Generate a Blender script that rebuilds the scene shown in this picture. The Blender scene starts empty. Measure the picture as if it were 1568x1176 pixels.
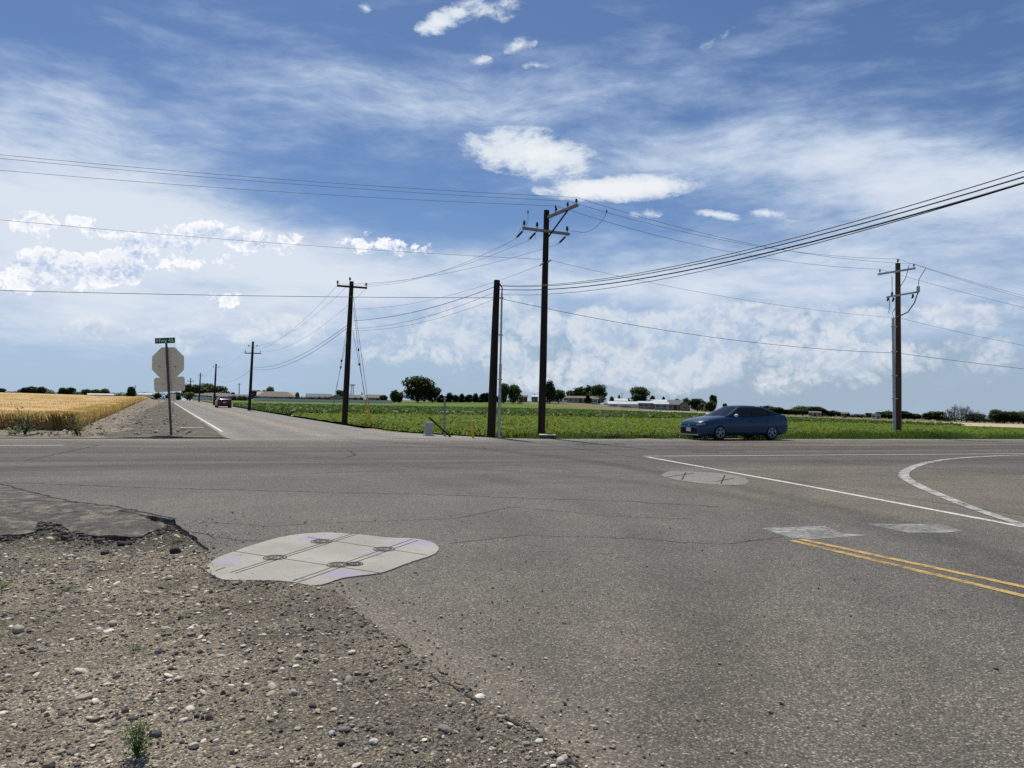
import bpy, bmesh, math, random
import numpy as np
from mathutils import Vector, Matrix

random.seed(7)
RNG = np.random.default_rng(11)
R = math.radians
SC = bpy.context.scene
COL = SC.collection

# ------------------------------------------------------------------ camera
F_PX, CX, CY, EYE = 1180.0, 784.0, 588.0, 1.6
PITCH, ROLL = math.atan(23.0 / F_PX), R(0.9)
fwd = Vector((0, math.cos(PITCH), math.sin(PITCH)))
r0 = Vector((1, 0, 0)); u0 = r0.cross(fwd)
right = r0 * math.cos(ROLL) + u0 * math.sin(ROLL)
up = right.cross(fwd)
cam_d = bpy.data.cameras.new('camera'); cam = bpy.data.objects.new('camera', cam_d); COL.objects.link(cam)
cam.matrix_world = Matrix(((right.x, up.x, -fwd.x, 0), (right.y, up.y, -fwd.y, 0), (right.z, up.z, -fwd.z, EYE), (0, 0, 0, 1)))
cam_d.sensor_width = 36; cam_d.lens = 36 * F_PX / 1568; cam_d.clip_start = 0.05; cam_d.clip_end = 9000
SC.camera = cam
SC.view_settings.view_transform = 'Standard'; SC.view_settings.look = 'None'
SC.view_settings.exposure = 0.0; SC.view_settings.gamma = 1
SC.cycles.use_denoising = False; SC.cycles.adaptive_threshold = .015; SC.cycles.max_bounces = 4; SC.cycles.transparent_max_bounces = 6

SUN_EL, SUN_AZ = R(62), R(-24)      # azimuth from +Y, clockwise positive
sun_d = bpy.data.lights.new('sun', 'SUN'); sun_d.energy = 4.6; sun_d.angle = R(0.53); sun_d.color = (1.0, 0.935, 0.82)
sun = bpy.data.objects.new('sun', sun_d); COL.objects.link(sun)
sdir = Vector((math.sin(SUN_AZ) * math.cos(SUN_EL), math.cos(SUN_AZ) * math.cos(SUN_EL), math.sin(SUN_EL)))
sun.rotation_euler = sdir.to_track_quat('Z', 'Y').to_euler(); sun.location = (0, 0, 60)

def ray(px, py):
    d = right * ((px - CX) / F_PX) + up * ((CY - py) / F_PX) + fwd
    return d.normalized()
def dirpx(px, py):
    d = ray(px, py); return math.atan2(d.x, d.y), math.asin(d.z)

# ------------------------------------------------------------------ node helper
class NT:
    def __init__(s, tree): s.t = tree
    def n(s, typ, **kw):
        nd = s.t.nodes.new(typ)
        for k, v in kw.items(): setattr(nd, k, v)
        return nd
    def put(s, sock, v):
        if v is None: return
        if isinstance(v, bpy.types.NodeSocket): s.t.links.new(v, sock)
        elif isinstance(v, (int, float)):
            try: sock.default_value = v
            except Exception: sock.default_value = (v,) * len(sock.default_value)
        else:
            v = tuple(v)
            if len(v) == 3 and len(sock.default_value) == 4: v = v + (1,)
            sock.default_value = v
    def m(s, op, a, b=None, c=None, clamp=False):
        nd = s.n('ShaderNodeMath', operation=op, use_clamp=clamp)
        for i, v in enumerate((a, b, c)): s.put(nd.inputs[i], v)
        return nd.outputs[0]
    def v(s, op, a, b=None, scale=None):
        nd = s.n('ShaderNodeVectorMath', operation=op)
        s.put(nd.inputs[0], a); s.put(nd.inputs[1], b)
        if scale is not None: s.put(nd.inputs['Scale'], scale)
        return nd.outputs[1] if op in ('DOT_PRODUCT', 'LENGTH', 'DISTANCE') else nd.outputs[0]
    def sep(s, a):
        nd = s.n('ShaderNodeSeparateXYZ'); s.put(nd.inputs[0], a); return nd.outputs
    def comb(s, x, y, z=0.0):
        nd = s.n('ShaderNodeCombineXYZ')
        for i, v in enumerate((x, y, z)): s.put(nd.inputs[i], v)
        return nd.outputs[0]
    def noise(s, vec, scale=1, detail=4, rough=.5, dist=0, lac=2.0):
        nd = s.n('ShaderNodeTexNoise'); s.put(nd.inputs['Vector'], vec)
        for k, v in (('Scale', scale), ('Detail', detail), ('Roughness', rough), ('Distortion', dist), ('Lacunarity', lac)): s.put(nd.inputs[k], v)
        return nd.outputs['Fac']
    def voro(s, vec, scale=1, feature='F1', out='Distance', detail=0, rough=.5, rnd=1):
        nd = s.n('ShaderNodeTexVoronoi', feature=feature); s.put(nd.inputs['Vector'], vec)
        s.put(nd.inputs['Scale'], scale); s.put(nd.inputs['Detail'], detail); s.put(nd.inputs['Roughness'], rough); s.put(nd.inputs['Randomness'], rnd)
        return nd.outputs[out]
    def map(s, vec, loc=(0, 0, 0), rot=(0, 0, 0), sc=(1, 1, 1), kind='POINT'):
        nd = s.n('ShaderNodeMapping', vector_type=kind); s.put(nd.inputs[0], vec)
        nd.inputs[1].default_value = loc; nd.inputs[2].default_value = rot; nd.inputs[3].default_value = sc
        return nd.outputs[0]
    def step(s, x, a, b, lo=0.0, hi=1.0):          # smoothstep
        nd = s.n('ShaderNodeMapRange', interpolation_type='SMOOTHSTEP')
        for i, v in enumerate((x, a, b, lo, hi)): s.put(nd.inputs[i], v)
        return nd.outputs[0]
    def mix(s, f, a, b, blend='MIX'):
        nd = s.n('ShaderNodeMix', data_type='RGBA', blend_type=blend)
        s.put(nd.inputs[0], f); s.put(nd.inputs[6], a); s.put(nd.inputs[7], b)
        return nd.outputs[2]
    def ramp(s, f, stops):
        nd = s.n('ShaderNodeValToRGB'); s.put(nd.inputs[0], f)
        e = nd.color_ramp.elements
        while len(e) < len(stops): e.new(0.5)
        for el, (p, c) in zip(e, stops):
            el.position = p; el.color = tuple(c) + (1,) if len(c) == 3 else c
        return nd.outputs[0]
    def bump(s, h, strength=.5, dist=.01, normal=None):
        nd = s.n('ShaderNodeBump'); s.put(nd.inputs['Height'], h)
        nd.inputs['Strength'].default_value = strength; nd.inputs['Distance'].default_value = dist
        if normal is not None: s.put(nd.inputs['Normal'], normal)
        return nd.outputs[0]

# ------------------------------------------------------------------ sky
W = bpy.data.worlds.new('World'); SC.world = W; W.use_nodes = True
SKY_STR = 0.092
def build_sky():
    t = W.node_tree; t.nodes.clear(); k = NT(t)
    out = k.n('ShaderNodeOutputWorld'); bg = k.n('ShaderNodeBackground'); bg.inputs[1].default_value = SKY_STR
    t.links.new(bg.outputs[0], out.inputs[0])
    gen = k.n('ShaderNodeTexCoord').outputs['Generated']
    x, y, z = k.sep(gen)
    zc = k.m('MAXIMUM', z, 0.012)
    sky = k.n('ShaderNodeTexSky', sky_type='NISHITA'); sky.sun_disc = False
    sky.sun_elevation = SUN_EL; sky.sun_rotation = SUN_AZ
    sky.altitude = 800; sky.air_density = 1.0; sky.dust_density = 0.7; sky.ozone_density = 3.0
    k.put(sky.inputs[0], k.comb(x, y, zc))
    base = k.mix(1.0, sky.outputs[0], SKY_TINT, 'MULTIPLY')
    az = k.m('ARCTAN2', x, y); el = k.m('ARCSINE', z)
    P = k.comb(az, el, 0)
    def noise(vec, scale, detail, rough, dist=0):
        nd = k.n('ShaderNodeTexNoise', noise_dimensions='2D'); k.put(nd.inputs['Vector'], vec)
        for q, v in (('Scale', scale), ('Detail', detail), ('Roughness', rough), ('Distortion', dist)): k.put(nd.inputs[q], v)
        return nd.outputs['Fac']
    def voro(vec, scale, detail=0):
        nd = k.n('ShaderNodeTexVoronoi', voronoi_dimensions='2D', feature='F1'); k.put(nd.inputs['Vector'], vec)
        k.put(nd.inputs['Scale'], scale); k.put(nd.inputs['Detail'], detail); k.put(nd.inputs['Roughness'], .6); return nd.outputs['Distance']
    def blobs(lst):
        acc = 0.0
        for (px, py, rx, ry, rot, w) in lst:
            a, e = dirpx(px, py); ca = math.cos(a)
            mp = k.map(P, (a, e, 0), (0, 0, R(rot)), (rx / F_PX * ca, ry / F_PX * ca, 1), 'TEXTURE')
            g = k.n('ShaderNodeTexGradient', gradient_type='SPHERICAL'); t.links.new(mp, g.inputs[0])
            acc = k.m('MULTIPLY_ADD', g.outputs[1], w, acc)
        return acc
    # pale air towards the horizon
    hz = k.step(el, R(13), R(0.0), 0, .85)
    col = k.mix(hz, base, k.mix(k.step(az, R(-25), R(20)), (4.3, 5.8, 7.7), (3.9, 5.0, 6.5)))
    # thin high cloud -------------------------------------------------
    warp = noise(P, 3.5, 2, .5)
    wv = k.v('ADD', P, k.comb(0, k.m('MULTIPLY_ADD', warp, .05, -.025), 0))
    fan = k.map(wv, (0, 0, 0), (0, 0, R(-14)), (3.2, 15.0, 1))
    streak = noise(fan, 1.0, 7, .66, .12)
    fine = noise(k.map(wv, (3, 1, 0), (0, 0, R(-22)), (12, 46, 1)), 1.0, 5, .65, .15)
    V = blobs(VEIL)
    away = k.step(y, .25, -.3, 0, .35)               # the sky behind the viewer is half veiled too
    V = k.m('ADD', V, away)
    cloudy = noise(k.map(P, (2, 7, 0), (0, 0, R(-6)), (5, 11, 1)), 1.0, 6, .6, .1)
    tex = k.m('ADD', k.m('MULTIPLY', cloudy, .55), k.m('ADD', k.m('MULTIPLY', streak, .62), k.m('MULTIPLY', fine, .40)))
    dv = k.m('ADD', V, k.m('MULTIPLY_ADD', tex, 2.0, -1.72))
    av = k.step(dv, -.20, 1.05, 0, .95)
    vcol = k.mix(k.step(dv, .2, 1.5), (4.7, 6.0, 8.1), (7.9, 8.6, 9.6))
    col = k.mix(av, col, vcol)
    # crisp white cloud (lens shaped, wisps) --------------------------
    L = blobs(LENS)
    n2 = noise(k.map(wv, (5, 5, 0), (0, 0, R(-6)), (22, 46, 1)), 1.0, 7, .66, .15)
    dl = k.m('ADD', L, k.m('MULTIPLY_ADD', n2, 1.7, -1.04))
    dl = k.m('SUBTRACT', dl, k.step(L, .25, 0, 0, .6)); al = k.step(dl, -0.05, .50, 0, .97)
    col = k.mix(al, col, k.mix(k.step(dl, .2, 1.0), (7.0, 7.9, 9.0), (9.5, 9.7, 10.0)))
    # cumulus ----------------------------------------------------------
    def cum(lst, sc, seed, lit, shade, off0, edge, gain, amax, puff, tear):
        M_ = blobs(lst)
        w1 = noise(k.map(P, (seed, 2, 0)), sc * .9, 3, .6); w2 = noise(k.map(P, (2, seed, 0)), sc * 1.1, 3, .6)
        base_n = noise(k.map(P, (seed * 2, 5, 0), (0, 0, 0), (1, 1.3, 1)), sc * .42, 6, .62)
        def dens(off):
            q = k.v('ADD', k.map(P, (seed + off[0], seed * .7 + off[1], 0), (0, 0, 0), (1, 1.2, 1)), k.comb(k.m('MULTIPLY_ADD', w1, .5 / sc, -.25 / sc), k.m('MULTIPLY_ADD', w2, .5 / sc, -.25 / sc)))
            v1 = voro(q, sc, 0); v2 = voro(k.v('ADD', q, (3.3, 1.7, 0)), sc * 2.4, 0); v3 = voro(k.v('ADD', q, (7.3, 4.7, 0)), sc * 5.5, 1)
            a_ = k.m('MULTIPLY', k.m('MULTIPLY', v1, v1), -.62); a_ = k.m('MULTIPLY_ADD', k.m('MULTIPLY', v2, v2), -.34, a_)
            return k.m('MULTIPLY_ADD', k.m('MULTIPLY', v3, v3), -.17, a_)
        d0 = dens((0, 0)); d1 = dens((-.14 / sc, .36 / sc))
        D = k.m('ADD', k.m('MULTIPLY', k.m('MINIMUM', M_, 1.1), 1.25), k.m('MULTIPLY_ADD', d0, puff, k.m('MULTIPLY_ADD', base_n, tear, off0)))
        D = k.m('SUBTRACT', D, k.step(M_, .30, 0, 0, 1.2))
        al = k.step(D, edge[0], edge[1], 0, amax)
        sh = k.m('MULTIPLY_ADD', k.m('SUBTRACT', d0, d1), gain, .55, clamp=True)
        body = k.step(D, .9, .25, 0, .45)                       # thin rims catch the light
        sh = k.m('ADD', k.m('MULTIPLY', sh, .8), body, clamp=True)
        return al, k.mix(sh, shade, lit)
    a1, c1 = cum(CUM_FAR, 17, 3.0, (8.7, 9.0, 9.4), (4.8, 6.1, 8.0), -1.33, (-.05, .75), 2.4, .76, 1.5, 2.4)
    col = k.mix(a1, col, c1)
    a2, c2 = cum(CUM_NEAR, 30, 8.0, (10.5, 10.6, 10.8), (5.2, 6.4, 8.6), -1.60, (.0, .42), 2.8, .97, 1.9, 2.9)
    col = k.mix(a2, col, c2)
    t.links.new(col, bg.inputs[0])
    W.cycles.sampling_method = 'MANUAL'; W.cycles.sample_map_resolution = 128
SKY_TINT = (0.66, 0.76, 0.90)
VEIL = [(60, 400, 700, 260, -8, 1.0), (330, 400, 560, 150, -8, .7), (100, 330, 420, 120, -10, .55), (330, 330, 430, 90, -18, .45),
        (60, 140, 360, 100, 0, .22), (200, 190, 360, 60, 0, .22), (420, 150, 460, 80, 6, .34), (700, 165, 480, 95, 8, .55), (960, 130, 360, 75, 14, .42),
        (1150, 80, 260, 45, 24, .36), (850, 70, 260, 60, 10, .20), (1120, 180, 300, 50, 8, .32), (1350, 110, 260, 36, 8, .15),
        (1250, 250, 460, 80, -4, .75), (1020, 255, 340, 60, 4, .60), (1500, 265, 300, 80, -8, .7), (1400, 330, 340, 75, 3, .55), (1130, 300, 300, 50, 2, .4),
        (1180, 420, 700, 130, 3, .85), (900, 430, 420, 90, 0, .40), (1480, 420, 360, 120, 0, .45), (700, 400, 300, 90, 0, .35),
        (640, 440, 360, 80, 0, .5), (300, 500, 500, 60, 0, .45), (1250, 520, 520, 70, 0, .4)]
LENS = [(812, 234, 135, 44, -4, 1.25), (900, 283, 120, 28, -3, .75), (1000, 284, 130, 24, 4, .85), (930, 295, 130, 22, 0, .6),
        (1095, 329, 52, 10, -10, .9), (1175, 326, 40, 10, -6, .8), (990, 327, 40, 12, 0, .6), (1215, 338, 30, 8, -6, .6),
        (672, 36, 50, 20, 15, .95), (745, 12, 100, 28, 0, .62), (795, 70, 36, 14, 10, .9), (560, 12, 20, 10, 0, .8), (735, 92, 28, 10, 0, .7), (820, 100, 34, 10, 0, .6),
        (1100, 60, 100, 26, 25, .25)]
CUM_NEAR = [(62, 343, 66, 32, 0, 1.0), (142, 350, 42, 20, 0, 1.0), (118, 333, 40, 10, 0, .7), (150, 395, 120, 50, 12, 1.2), (60, 420, 120, 44, 0, 1.1), (205, 416, 64, 34, 0, 1.0), (5, 424, 60, 34, 0, .9),
            (262, 380, 80, 44, 0, 1.1), (312, 352, 72, 32, 0, 1.1), (315, 395, 100, 34, 0, 1.0), (375, 372, 70, 30, 0, 1.0), (440, 370, 70, 28, 0, 1.1),
            (545, 371, 62, 24, 0, 1.1), (623, 379, 52, 22, 0, 1.15), (346, 458, 56, 34, 20, .95)]
CUM_FAR = [(60, 480, 120, 40, 0, .6), (110, 508, 150, 34, 0, .8), (210, 510, 130, 30, 0, .7), (340, 480, 80, 50, 0, .6), (400, 500, 80, 40, 0, .9), (478, 498, 100, 44, 0, .95), (230, 540, 200, 26, 0, .4),
           (570, 545, 120, 30, 0, .6), (650, 515, 130, 56, 0, .85), (735, 490, 120, 54, 0, 1.0), (800, 530, 170, 74, 0, .9), (900, 500, 190, 68, 0, 1.0), (1010, 525, 180, 70, 10, 1.0), (890, 560, 260, 60, 0, .8),
           (1060, 510, 100, 50, 20, .8), (1160, 482, 150, 26, 0, 1.0), (1210, 545, 260, 76, 0, .8), (1330, 480, 240, 36, 0, .8), (1450, 540, 280, 76, 0, .7), (1060, 585, 300, 50, 0, .6), (1500, 480, 200, 30, 0, .7)]
build_sky()

# ------------------------------------------------------------------ terrain
_AZ = np.radians([-180, -60, -33, -28, -26, -14, 0, 10, 18, 34, 60, 120, 180]); _SL = np.array([0, -.002, -.002, 0, 0, .0025, .004, .007, .0105, .016, .016, 0, 0])
def tz(x, y):
    x = np.asarray(x, float); y = np.asarray(y, float)
    r = np.hypot(x, y); a = np.arctan2(x, y)
    z = -np.interp(a, _AZ, _SL) * np.maximum(0, r - 42)
    lw = np.clip((np.degrees(-a) - 16) / 6, 0, 1) * (y > 0)
    z = z - lw * (.010 - .007 * np.clip((np.degrees(-a) - 26) / 3, 0, 1)) * np.maximum(0, r - 225)
    z = z + 2.3 * np.exp(-(((x - 14) / 46) ** 2 + ((y - 300) / 75) ** 2))
    return z
def hit(px, py, dmax=2500):
    """ground point seen at a pixel of the photograph"""
    d = ray(px, py); s = 1.0; prev = 0
    while s < dmax:
        p = d * s
        if EYE + p.z < float(tz(p.x, p.y)):
            a, b = prev, s
            for _ in range(18):
                mdl = (a + b) / 2; q = d * mdl
                if EYE + q.z < float(tz(q.x, q.y)): b = mdl
                else: a = mdl
            q = d * b; return Vector((q.x, q.y, float(tz(q.x, q.y))))
        prev = s; s *= 1.02
    q = d * (dmax if True else 0); return Vector((q.x, q.y, float(tz(q.x, q.y))))
def flat(px, py, z=0.0):
    d = ray(px, py); s = (z - EYE) / d.z
    return Vector((d.x * s, d.y * s, z))
def at(px, py, depth):
    d = ray(px, py); return Vector((d.x / d.y * depth, depth, EYE + d.z / d.y * depth))
def horizon(px): return 611 + (px - 784) * .0157
def spot(px, depth):
    p = at(px, horizon(px), depth); p.z = float(tz(p.x, p.y)); return p
HA = R(16.3)
HD = Vector((math.cos(HA), math.sin(HA), 0)); HN = Vector((math.sin(HA), -math.cos(HA), 0))   # highway direction; HN points to the viewer
SA = R(-24.6)
SD = Vector((math.sin(SA), math.cos(SA), 0)); SN = Vector((math.cos(SA), -math.sin(SA), 0))
H0 = Vector((0, 31.0, 0))
S0 = Vector((-12.4, 33.1, 0))

# ------------------------------------------------------------------ object helpers
def tag(o, label=None, cat=None, group=None, kind=None):
    if label: o['label'] = label
    if cat: o['category'] = cat
    if group: o['group'] = group
    if kind: o['kind'] = kind
    return o
def link(name, me, m=None, parent=None):
    o = bpy.data.objects.new(name, me); COL.objects.link(o)
    if m is not None:
        me.materials.clear()
        for q in (m if isinstance(m, (list, tuple)) else [m]): me.materials.append(q)
    if parent: o.parent = parent
    return o
def empty(name, loc, rz=0, label=None, cat=None, group=None):
    o = bpy.data.objects.new(name, None); COL.objects.link(o); o.empty_display_size = .1
    o.location = loc; o.rotation_euler = (0, 0, rz); tag(o, label, cat, group); return o
def npmesh(name, V, Fc, smooth=False, col=None, mi=None):
    V = np.asarray(V, np.float32); Fc = np.asarray(Fc, np.int32); n = Fc.shape[1]
    me = bpy.data.meshes.new(name)
    me.vertices.add(len(V)); me.vertices.foreach_set('co', V.ravel())
    me.loops.add(Fc.size); me.loops.foreach_set('vertex_index', Fc.ravel())
    me.polygons.add(len(Fc)); me.polygons.foreach_set('loop_start', np.arange(0, Fc.size, n, dtype=np.int32))
    me.polygons.foreach_set('loop_total', np.full(len(Fc), n, np.int32))
    me.polygons.foreach_set('use_smooth', np.full(len(Fc), smooth))
    if mi is not None: me.polygons.foreach_set('material_index', np.asarray(mi, np.int32))
    me.update(calc_edges=True)
    if col is not None:
        a = me.color_attributes.new('Col', 'FLOAT_COLOR', 'POINT')
        c = np.ones((len(V), 4), np.float32); c[:, :3] = col; a.data.foreach_set('color', c.ravel())
    return me
class MB:
    def __init__(s): s.v = []; s.f = []; s.sm = []
    def add(s, vs, fs, smooth=False):
        b = len(s.v); s.v += [tuple(v) for v in vs]
        for f in fs: s.f.append([b + i for i in f]); s.sm.append(smooth)
        return s
    def box(s, c, size, mat=None, bev=0):
        hx, hy, hz = size[0] / 2, size[1] / 2, size[2] / 2
        vs = [Vector((sx * hx, sy * hy, sz * hz)) for sx in (-1, 1) for sy in (-1, 1) for sz in (-1, 1)]
        if mat is not None: vs = [mat @ v for v in vs]
        vs = [v + Vector(c) for v in vs]
        return s.add(vs, [(0, 1, 3, 2), (4, 6, 7, 5), (0, 4, 5, 1), (2, 3, 7, 6), (0, 2, 6, 4), (1, 5, 7, 3)])
    def tube(s, pts, rad, seg=10, caps=True, smooth=True):
        pts = [Vector(p) for p in pts]; n = len(pts)
        rad = rad if isinstance(rad, (list, tuple)) else [rad] * n
        vs = []; ref = None
        for i, p in enumerate(pts):
            d = (pts[min(i + 1, n - 1)] - pts[max(i - 1, 0)]).normalized()
            a = (ref if ref is not None else (Vector((1, 0, 0)) if abs(d.x) < .9 else Vector((0, 1, 0))))
            a = (a - d * a.dot(d)).normalized(); b = d.cross(a); ref = a
            for j in range(seg):
                t = 2 * math.pi * j / seg; vs.append(p + (a * math.cos(t) + b * math.sin(t)) * rad[i])
        fs = [(i * seg + j, i * seg + (j + 1) % seg, (i + 1) * seg + (j + 1) % seg, (i + 1) * seg + j) for i in range(n - 1) for j in range(seg)]
        s.add(vs, fs, smooth)
        if caps:
            s.add(vs[:seg], [list(range(seg))[::-1]]); s.add(vs[-seg:], [list(range(seg))])
        return s
    def prism(s, pts, off):
        n = len(pts); vs = [Vector(p) for p in pts] + [Vector(p) + Vector(off) for p in pts]
        return s.add(vs, [list(range(n)), list(range(n, 2 * n))[::-1]] + [(i, i + n, (i + 1) % n + n, (i + 1) % n) for i in range(n)])
    def build(s, name, m=None, parent=None):
        me = bpy.data.meshes.new(name); me.from_pydata(s.v, [], s.f)
        me.polygons.foreach_set('use_smooth', s.sm)
        bm = bmesh.new(); bm.from_mesh(me); bmesh.ops.recalc_face_normals(bm, faces=bm.faces); bm.to_mesh(me); bm.free()
        return link(name, me, m, parent)

# value noise, numpy
_T = RNG.random((256, 256))
def vnoise(x, y):
    xi = np.floor(x).astype(int); yi = np.floor(y).astype(int); fx = x - xi; fy = y - yi
    fx = fx * fx * (3 - 2 * fx); fy = fy * fy * (3 - 2 * fy)
    g = lambda a, b: _T[a & 255, b & 255]
    return (g(xi, yi) * (1 - fx) + g(xi + 1, yi) * fx) * (1 - fy) + (g(xi, yi + 1) * (1 - fx) + g(xi + 1, yi + 1) * fx) * fy
def fbm(x, y, o=4, s=1.0):
    t = 0; a = .5; tot = 0
    for i in range(o): t = t + a * vnoise(x * s + 17 * i, y * s + 31 * i); tot += a; a *= .5; s *= 2.03
    return t / tot
def inpoly(px, py, poly):
    c = np.zeros(px.shape, bool); n = len(poly)
    for i in range(n):
        x1, y1 = poly[i][:2]; x2, y2 = poly[(i + 1) % n][:2]
        with np.errstate(divide='ignore', invalid='ignore'):
            k = ((y1 > py) != (y2 > py)) & (px < (x2 - x1) * (py - y1) / (y2 - y1 + 1e-12) + x1)
        c ^= k
    return c

# ------------------------------------------------------------------ materials
def newmat(name):
    m = bpy.data.materials.new(name); m.use_nodes = True; t = m.node_tree
    b = t.nodes['Principled BSDF']; k = NT(t)
    pos = k.n('ShaderNodeNewGeometry').outputs['Position']
    return m, k, b, pos
def simple(name, c, rough=.7, metal=0, var=.12, scale=6, spec=.3, coat=0):
    m, k, b, pos = newmat(name)
    tc = k.n('ShaderNodeTexCoord').outputs['Object']
    n = k.noise(tc, scale, 5, .6)
    col = k.mix(k.m('MULTIPLY', k.step(n, .3, .7), 1.0), [q * (1 - var) for q in c], [min(1, q * (1 + var)) for q in c])
    k.put(b.inputs['Base Color'], col); b.inputs['Roughness'].default_value = rough; b.inputs['Metallic'].default_value = metal
    b.inputs['Specular IOR Level'].default_value = spec
    if coat: b.inputs['Coat Weight'].default_value = coat; b.inputs['Coat Roughness'].default_value = .04
    return m
def leafmat(name, c1, c2, trans=.35, scale=.5, gloss=.25):
    m, k, b, pos = newmat(name)
    tc = k.n('ShaderNodeTexCoord').outputs['Object']
    n = k.noise(tc, scale, 3, .6)
    w = k.n('ShaderNodeTexWhiteNoise'); k.put(w.inputs[0], k.v('MULTIPLY', tc, (3.1, 3.3, 3.7)))
    f = k.m('ADD', k.step(n, .3, .7, 0, .7), k.m('MULTIPLY', w.outputs[0], .0))
    col = k.mix(f, c1, c2)
    k.put(b.inputs['Base Color'], col); b.inputs['Roughness'].default_value = .6; b.inputs['Specular IOR Level'].default_value = gloss
    tr = k.n('ShaderNodeBsdfTranslucent'); k.put(tr.inputs[0], k.mix(.5, col, (c2[0] * 1.6, c2[1] * 1.7, c2[2] * .8)))
    mx = k.n('ShaderNodeMixShader'); mx.inputs[0].default_value = trans
    out = m.node_tree.nodes['Material Output']
    m.node_tree.links.new(b.outputs[0], mx.inputs[1]); m.node_tree.links.new(tr.outputs[0], mx.inputs[2]); m.node_tree.links.new(mx.outputs[0], out.inputs[0])
    return m
def asphalt(name, base=(.149, .141, .124), dust=True, lanes=False, speck=1.0, street=False, dirty=False):
    m, k, b, pos = newmat(name)
    p2 = pos
    sc = 88.0
    cell = k.voro(p2, sc, 'F1', 'Color'); d = k.voro(p2, sc, 'F1', 'Distance')
    r_, g_, b_ = k.sep(cell)
    grain = k.noise(p2, 260, 2, .6)
    big = k.noise(p2, .55, 5, .6); mid = k.noise(p2, 5, 4, .65)
    chips = k.ramp(r_, [(0, (.42,) * 3), (.30, (.72,) * 3), (.62, (.98, .97, .95)), (.86, (1.40, 1.37, 1.30)), (.94, (2.1, 2.03, 1.9)), (1.0, (3.1, 3.0, 2.8))])
    chips = k.mix(.75 * speck, (1, 1, 1), chips)
    col = k.mix(1.0, base, chips, 'MULTIPLY')
    gap = k.step(d, .25, .75, 1.0, .42)
    col = k.mix(1.0, col, k.comb(gap, gap, gap), 'MULTIPLY')
    v1 = k.m('MULTIPLY_ADD', big, .75, .625); v2 = k.m('MULTIPLY_ADD', mid, .34, .83)
    v = k.m('MULTIPLY', v1, v2); col = k.mix(1.0, col, k.comb(v, v, v), 'MULTIPLY')
    if lanes:
        q = k.v('DOT_PRODUCT', k.v('SUBTRACT', pos, tuple(H0)), tuple(HN))     # metres from the far edge towards the viewer
        s_ = k.v('DOT_PRODUCT', pos, tuple(HD))
        wob = k.m('MULTIPLY_ADD', k.noise(k.comb(k.m('MULTIPLY', s_, .06), q, 0), 1.2, 4, .6), 1.6, -.8)
        qq = k.m('ADD', q, wob)
        nd = k.n('ShaderNodeValToRGB'); k.put(nd.inputs[0], k.m('DIVIDE', qq, 22.0)); e = nd.color_ramp.elements
        st = [(0, 1.75), (.03, 1.6), (.07, 1.15), (.14, .92), (.18, 1.02), (.23, .80), (.27, .90), (.30, .76), (.345, .98), (.42, .80), (.47, .92), (.52, .82), (.60, 1.0), (.68, .93), (.80, 1.06), (1, 1.05)]
        while len(e) < len(st): e.new(.5)
        for el, (pp, vv) in zip(e, st): el.position = pp; vv = 1 + (vv - 1) * (1.9 if vv < 1 else 1.2); el.color = (vv * .5,) * 3 + (1,)
        col = k.mix(1.0, col, k.v('SCALE', nd.outputs[0], scale=2.0), 'MULTIPLY')
        sk = k.noise(k.comb(k.m('MULTIPLY', s_, .045), k.m('MULTIPLY', q, 1.5), 0), 1.0, 5, .6); sk = k.m('MULTIPLY_ADD', k.m('MULTIPLY', k.m('SUBTRACT', sk, .5), k.step(q, 19, 13)), 1.1, 1.0); col = k.mix(1.0, col, k.comb(sk, sk, sk), 'MULTIPLY')
        # sun bleached, less travelled island on the right
        isl = k.m('MULTIPLY', k.step(k.v('DISTANCE', pos, tuple(flat(1440, 748))), 6.5, 3.0), k.step(big, .2, .6, .5, 1)); col = k.mix(1.0, col, k.mix(isl, (1, 1, 1), (1.22, 1.16, 1.02)), 'MULTIPLY')
        # oil and rubber spots
        oil = k.step(k.noise(k.comb(k.m('MULTIPLY', s_, .5), k.m('MULTIPLY', q, 1.6), 0), 1.3, 5, .7), .60, .74, 1.0, .74); col = k.mix(1.0, col, k.comb(oil, oil, oil), 'MULTIPLY')
        # polished tyre arcs of turning traffic
        for (cx_, cy_, r1, wd, amt) in TURNS:
            dd = k.v('DISTANCE', pos, (cx_, cy_, 0)); tt = k.m('ABSOLUTE', k.m('SUBTRACT', dd, r1))
            tt = k.m('ADD', tt, k.m('MULTIPLY_ADD', mid, .5, -.25))
            f = k.step(tt, 0, wd, amt, 1.0)
            col = k.mix(1.0, col, k.comb(f, f, f), 'MULTIPLY')
    if dirty:
        dn = k.noise(p2, 3.2, 6, .7); col = k.mix(k.step(dn, .46, .62, 0, .8), col, k.mix(1.0, (.19, .168, .132), chips, 'MULTIPLY')); dk = k.step(k.noise(p2, 5.5, 5, .7), .52, .66, 1, .5); col = k.mix(1.0, col, k.comb(dk, dk, dk), 'MULTIPLY')
    if street:
        a_ = k.v('DOT_PRODUCT', k.v('SUBTRACT', pos, tuple(S0)), tuple(SN)); l_ = k.v('DOT_PRODUCT', pos, tuple(SD))
        a_ = k.m('ADD', a_, k.m('MULTIPLY_ADD', k.noise(k.comb(k.m('MULTIPLY', l_, .08), a_, 0), 1.0, 4, .6), 1.0, -.5))
        nd = k.n('ShaderNodeValToRGB'); k.put(nd.inputs[0], k.m('DIVIDE', a_, 8.0)); e = nd.color_ramp.elements
        st = [(0, 1.0), (.10, .74), (.20, .88), (.30, .72), (.42, 1.0), (.55, .80), (.65, .95), (.74, .82), (.86, 1.0), (1, 1.1)]
        while len(e) < len(st): e.new(.5)
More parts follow.
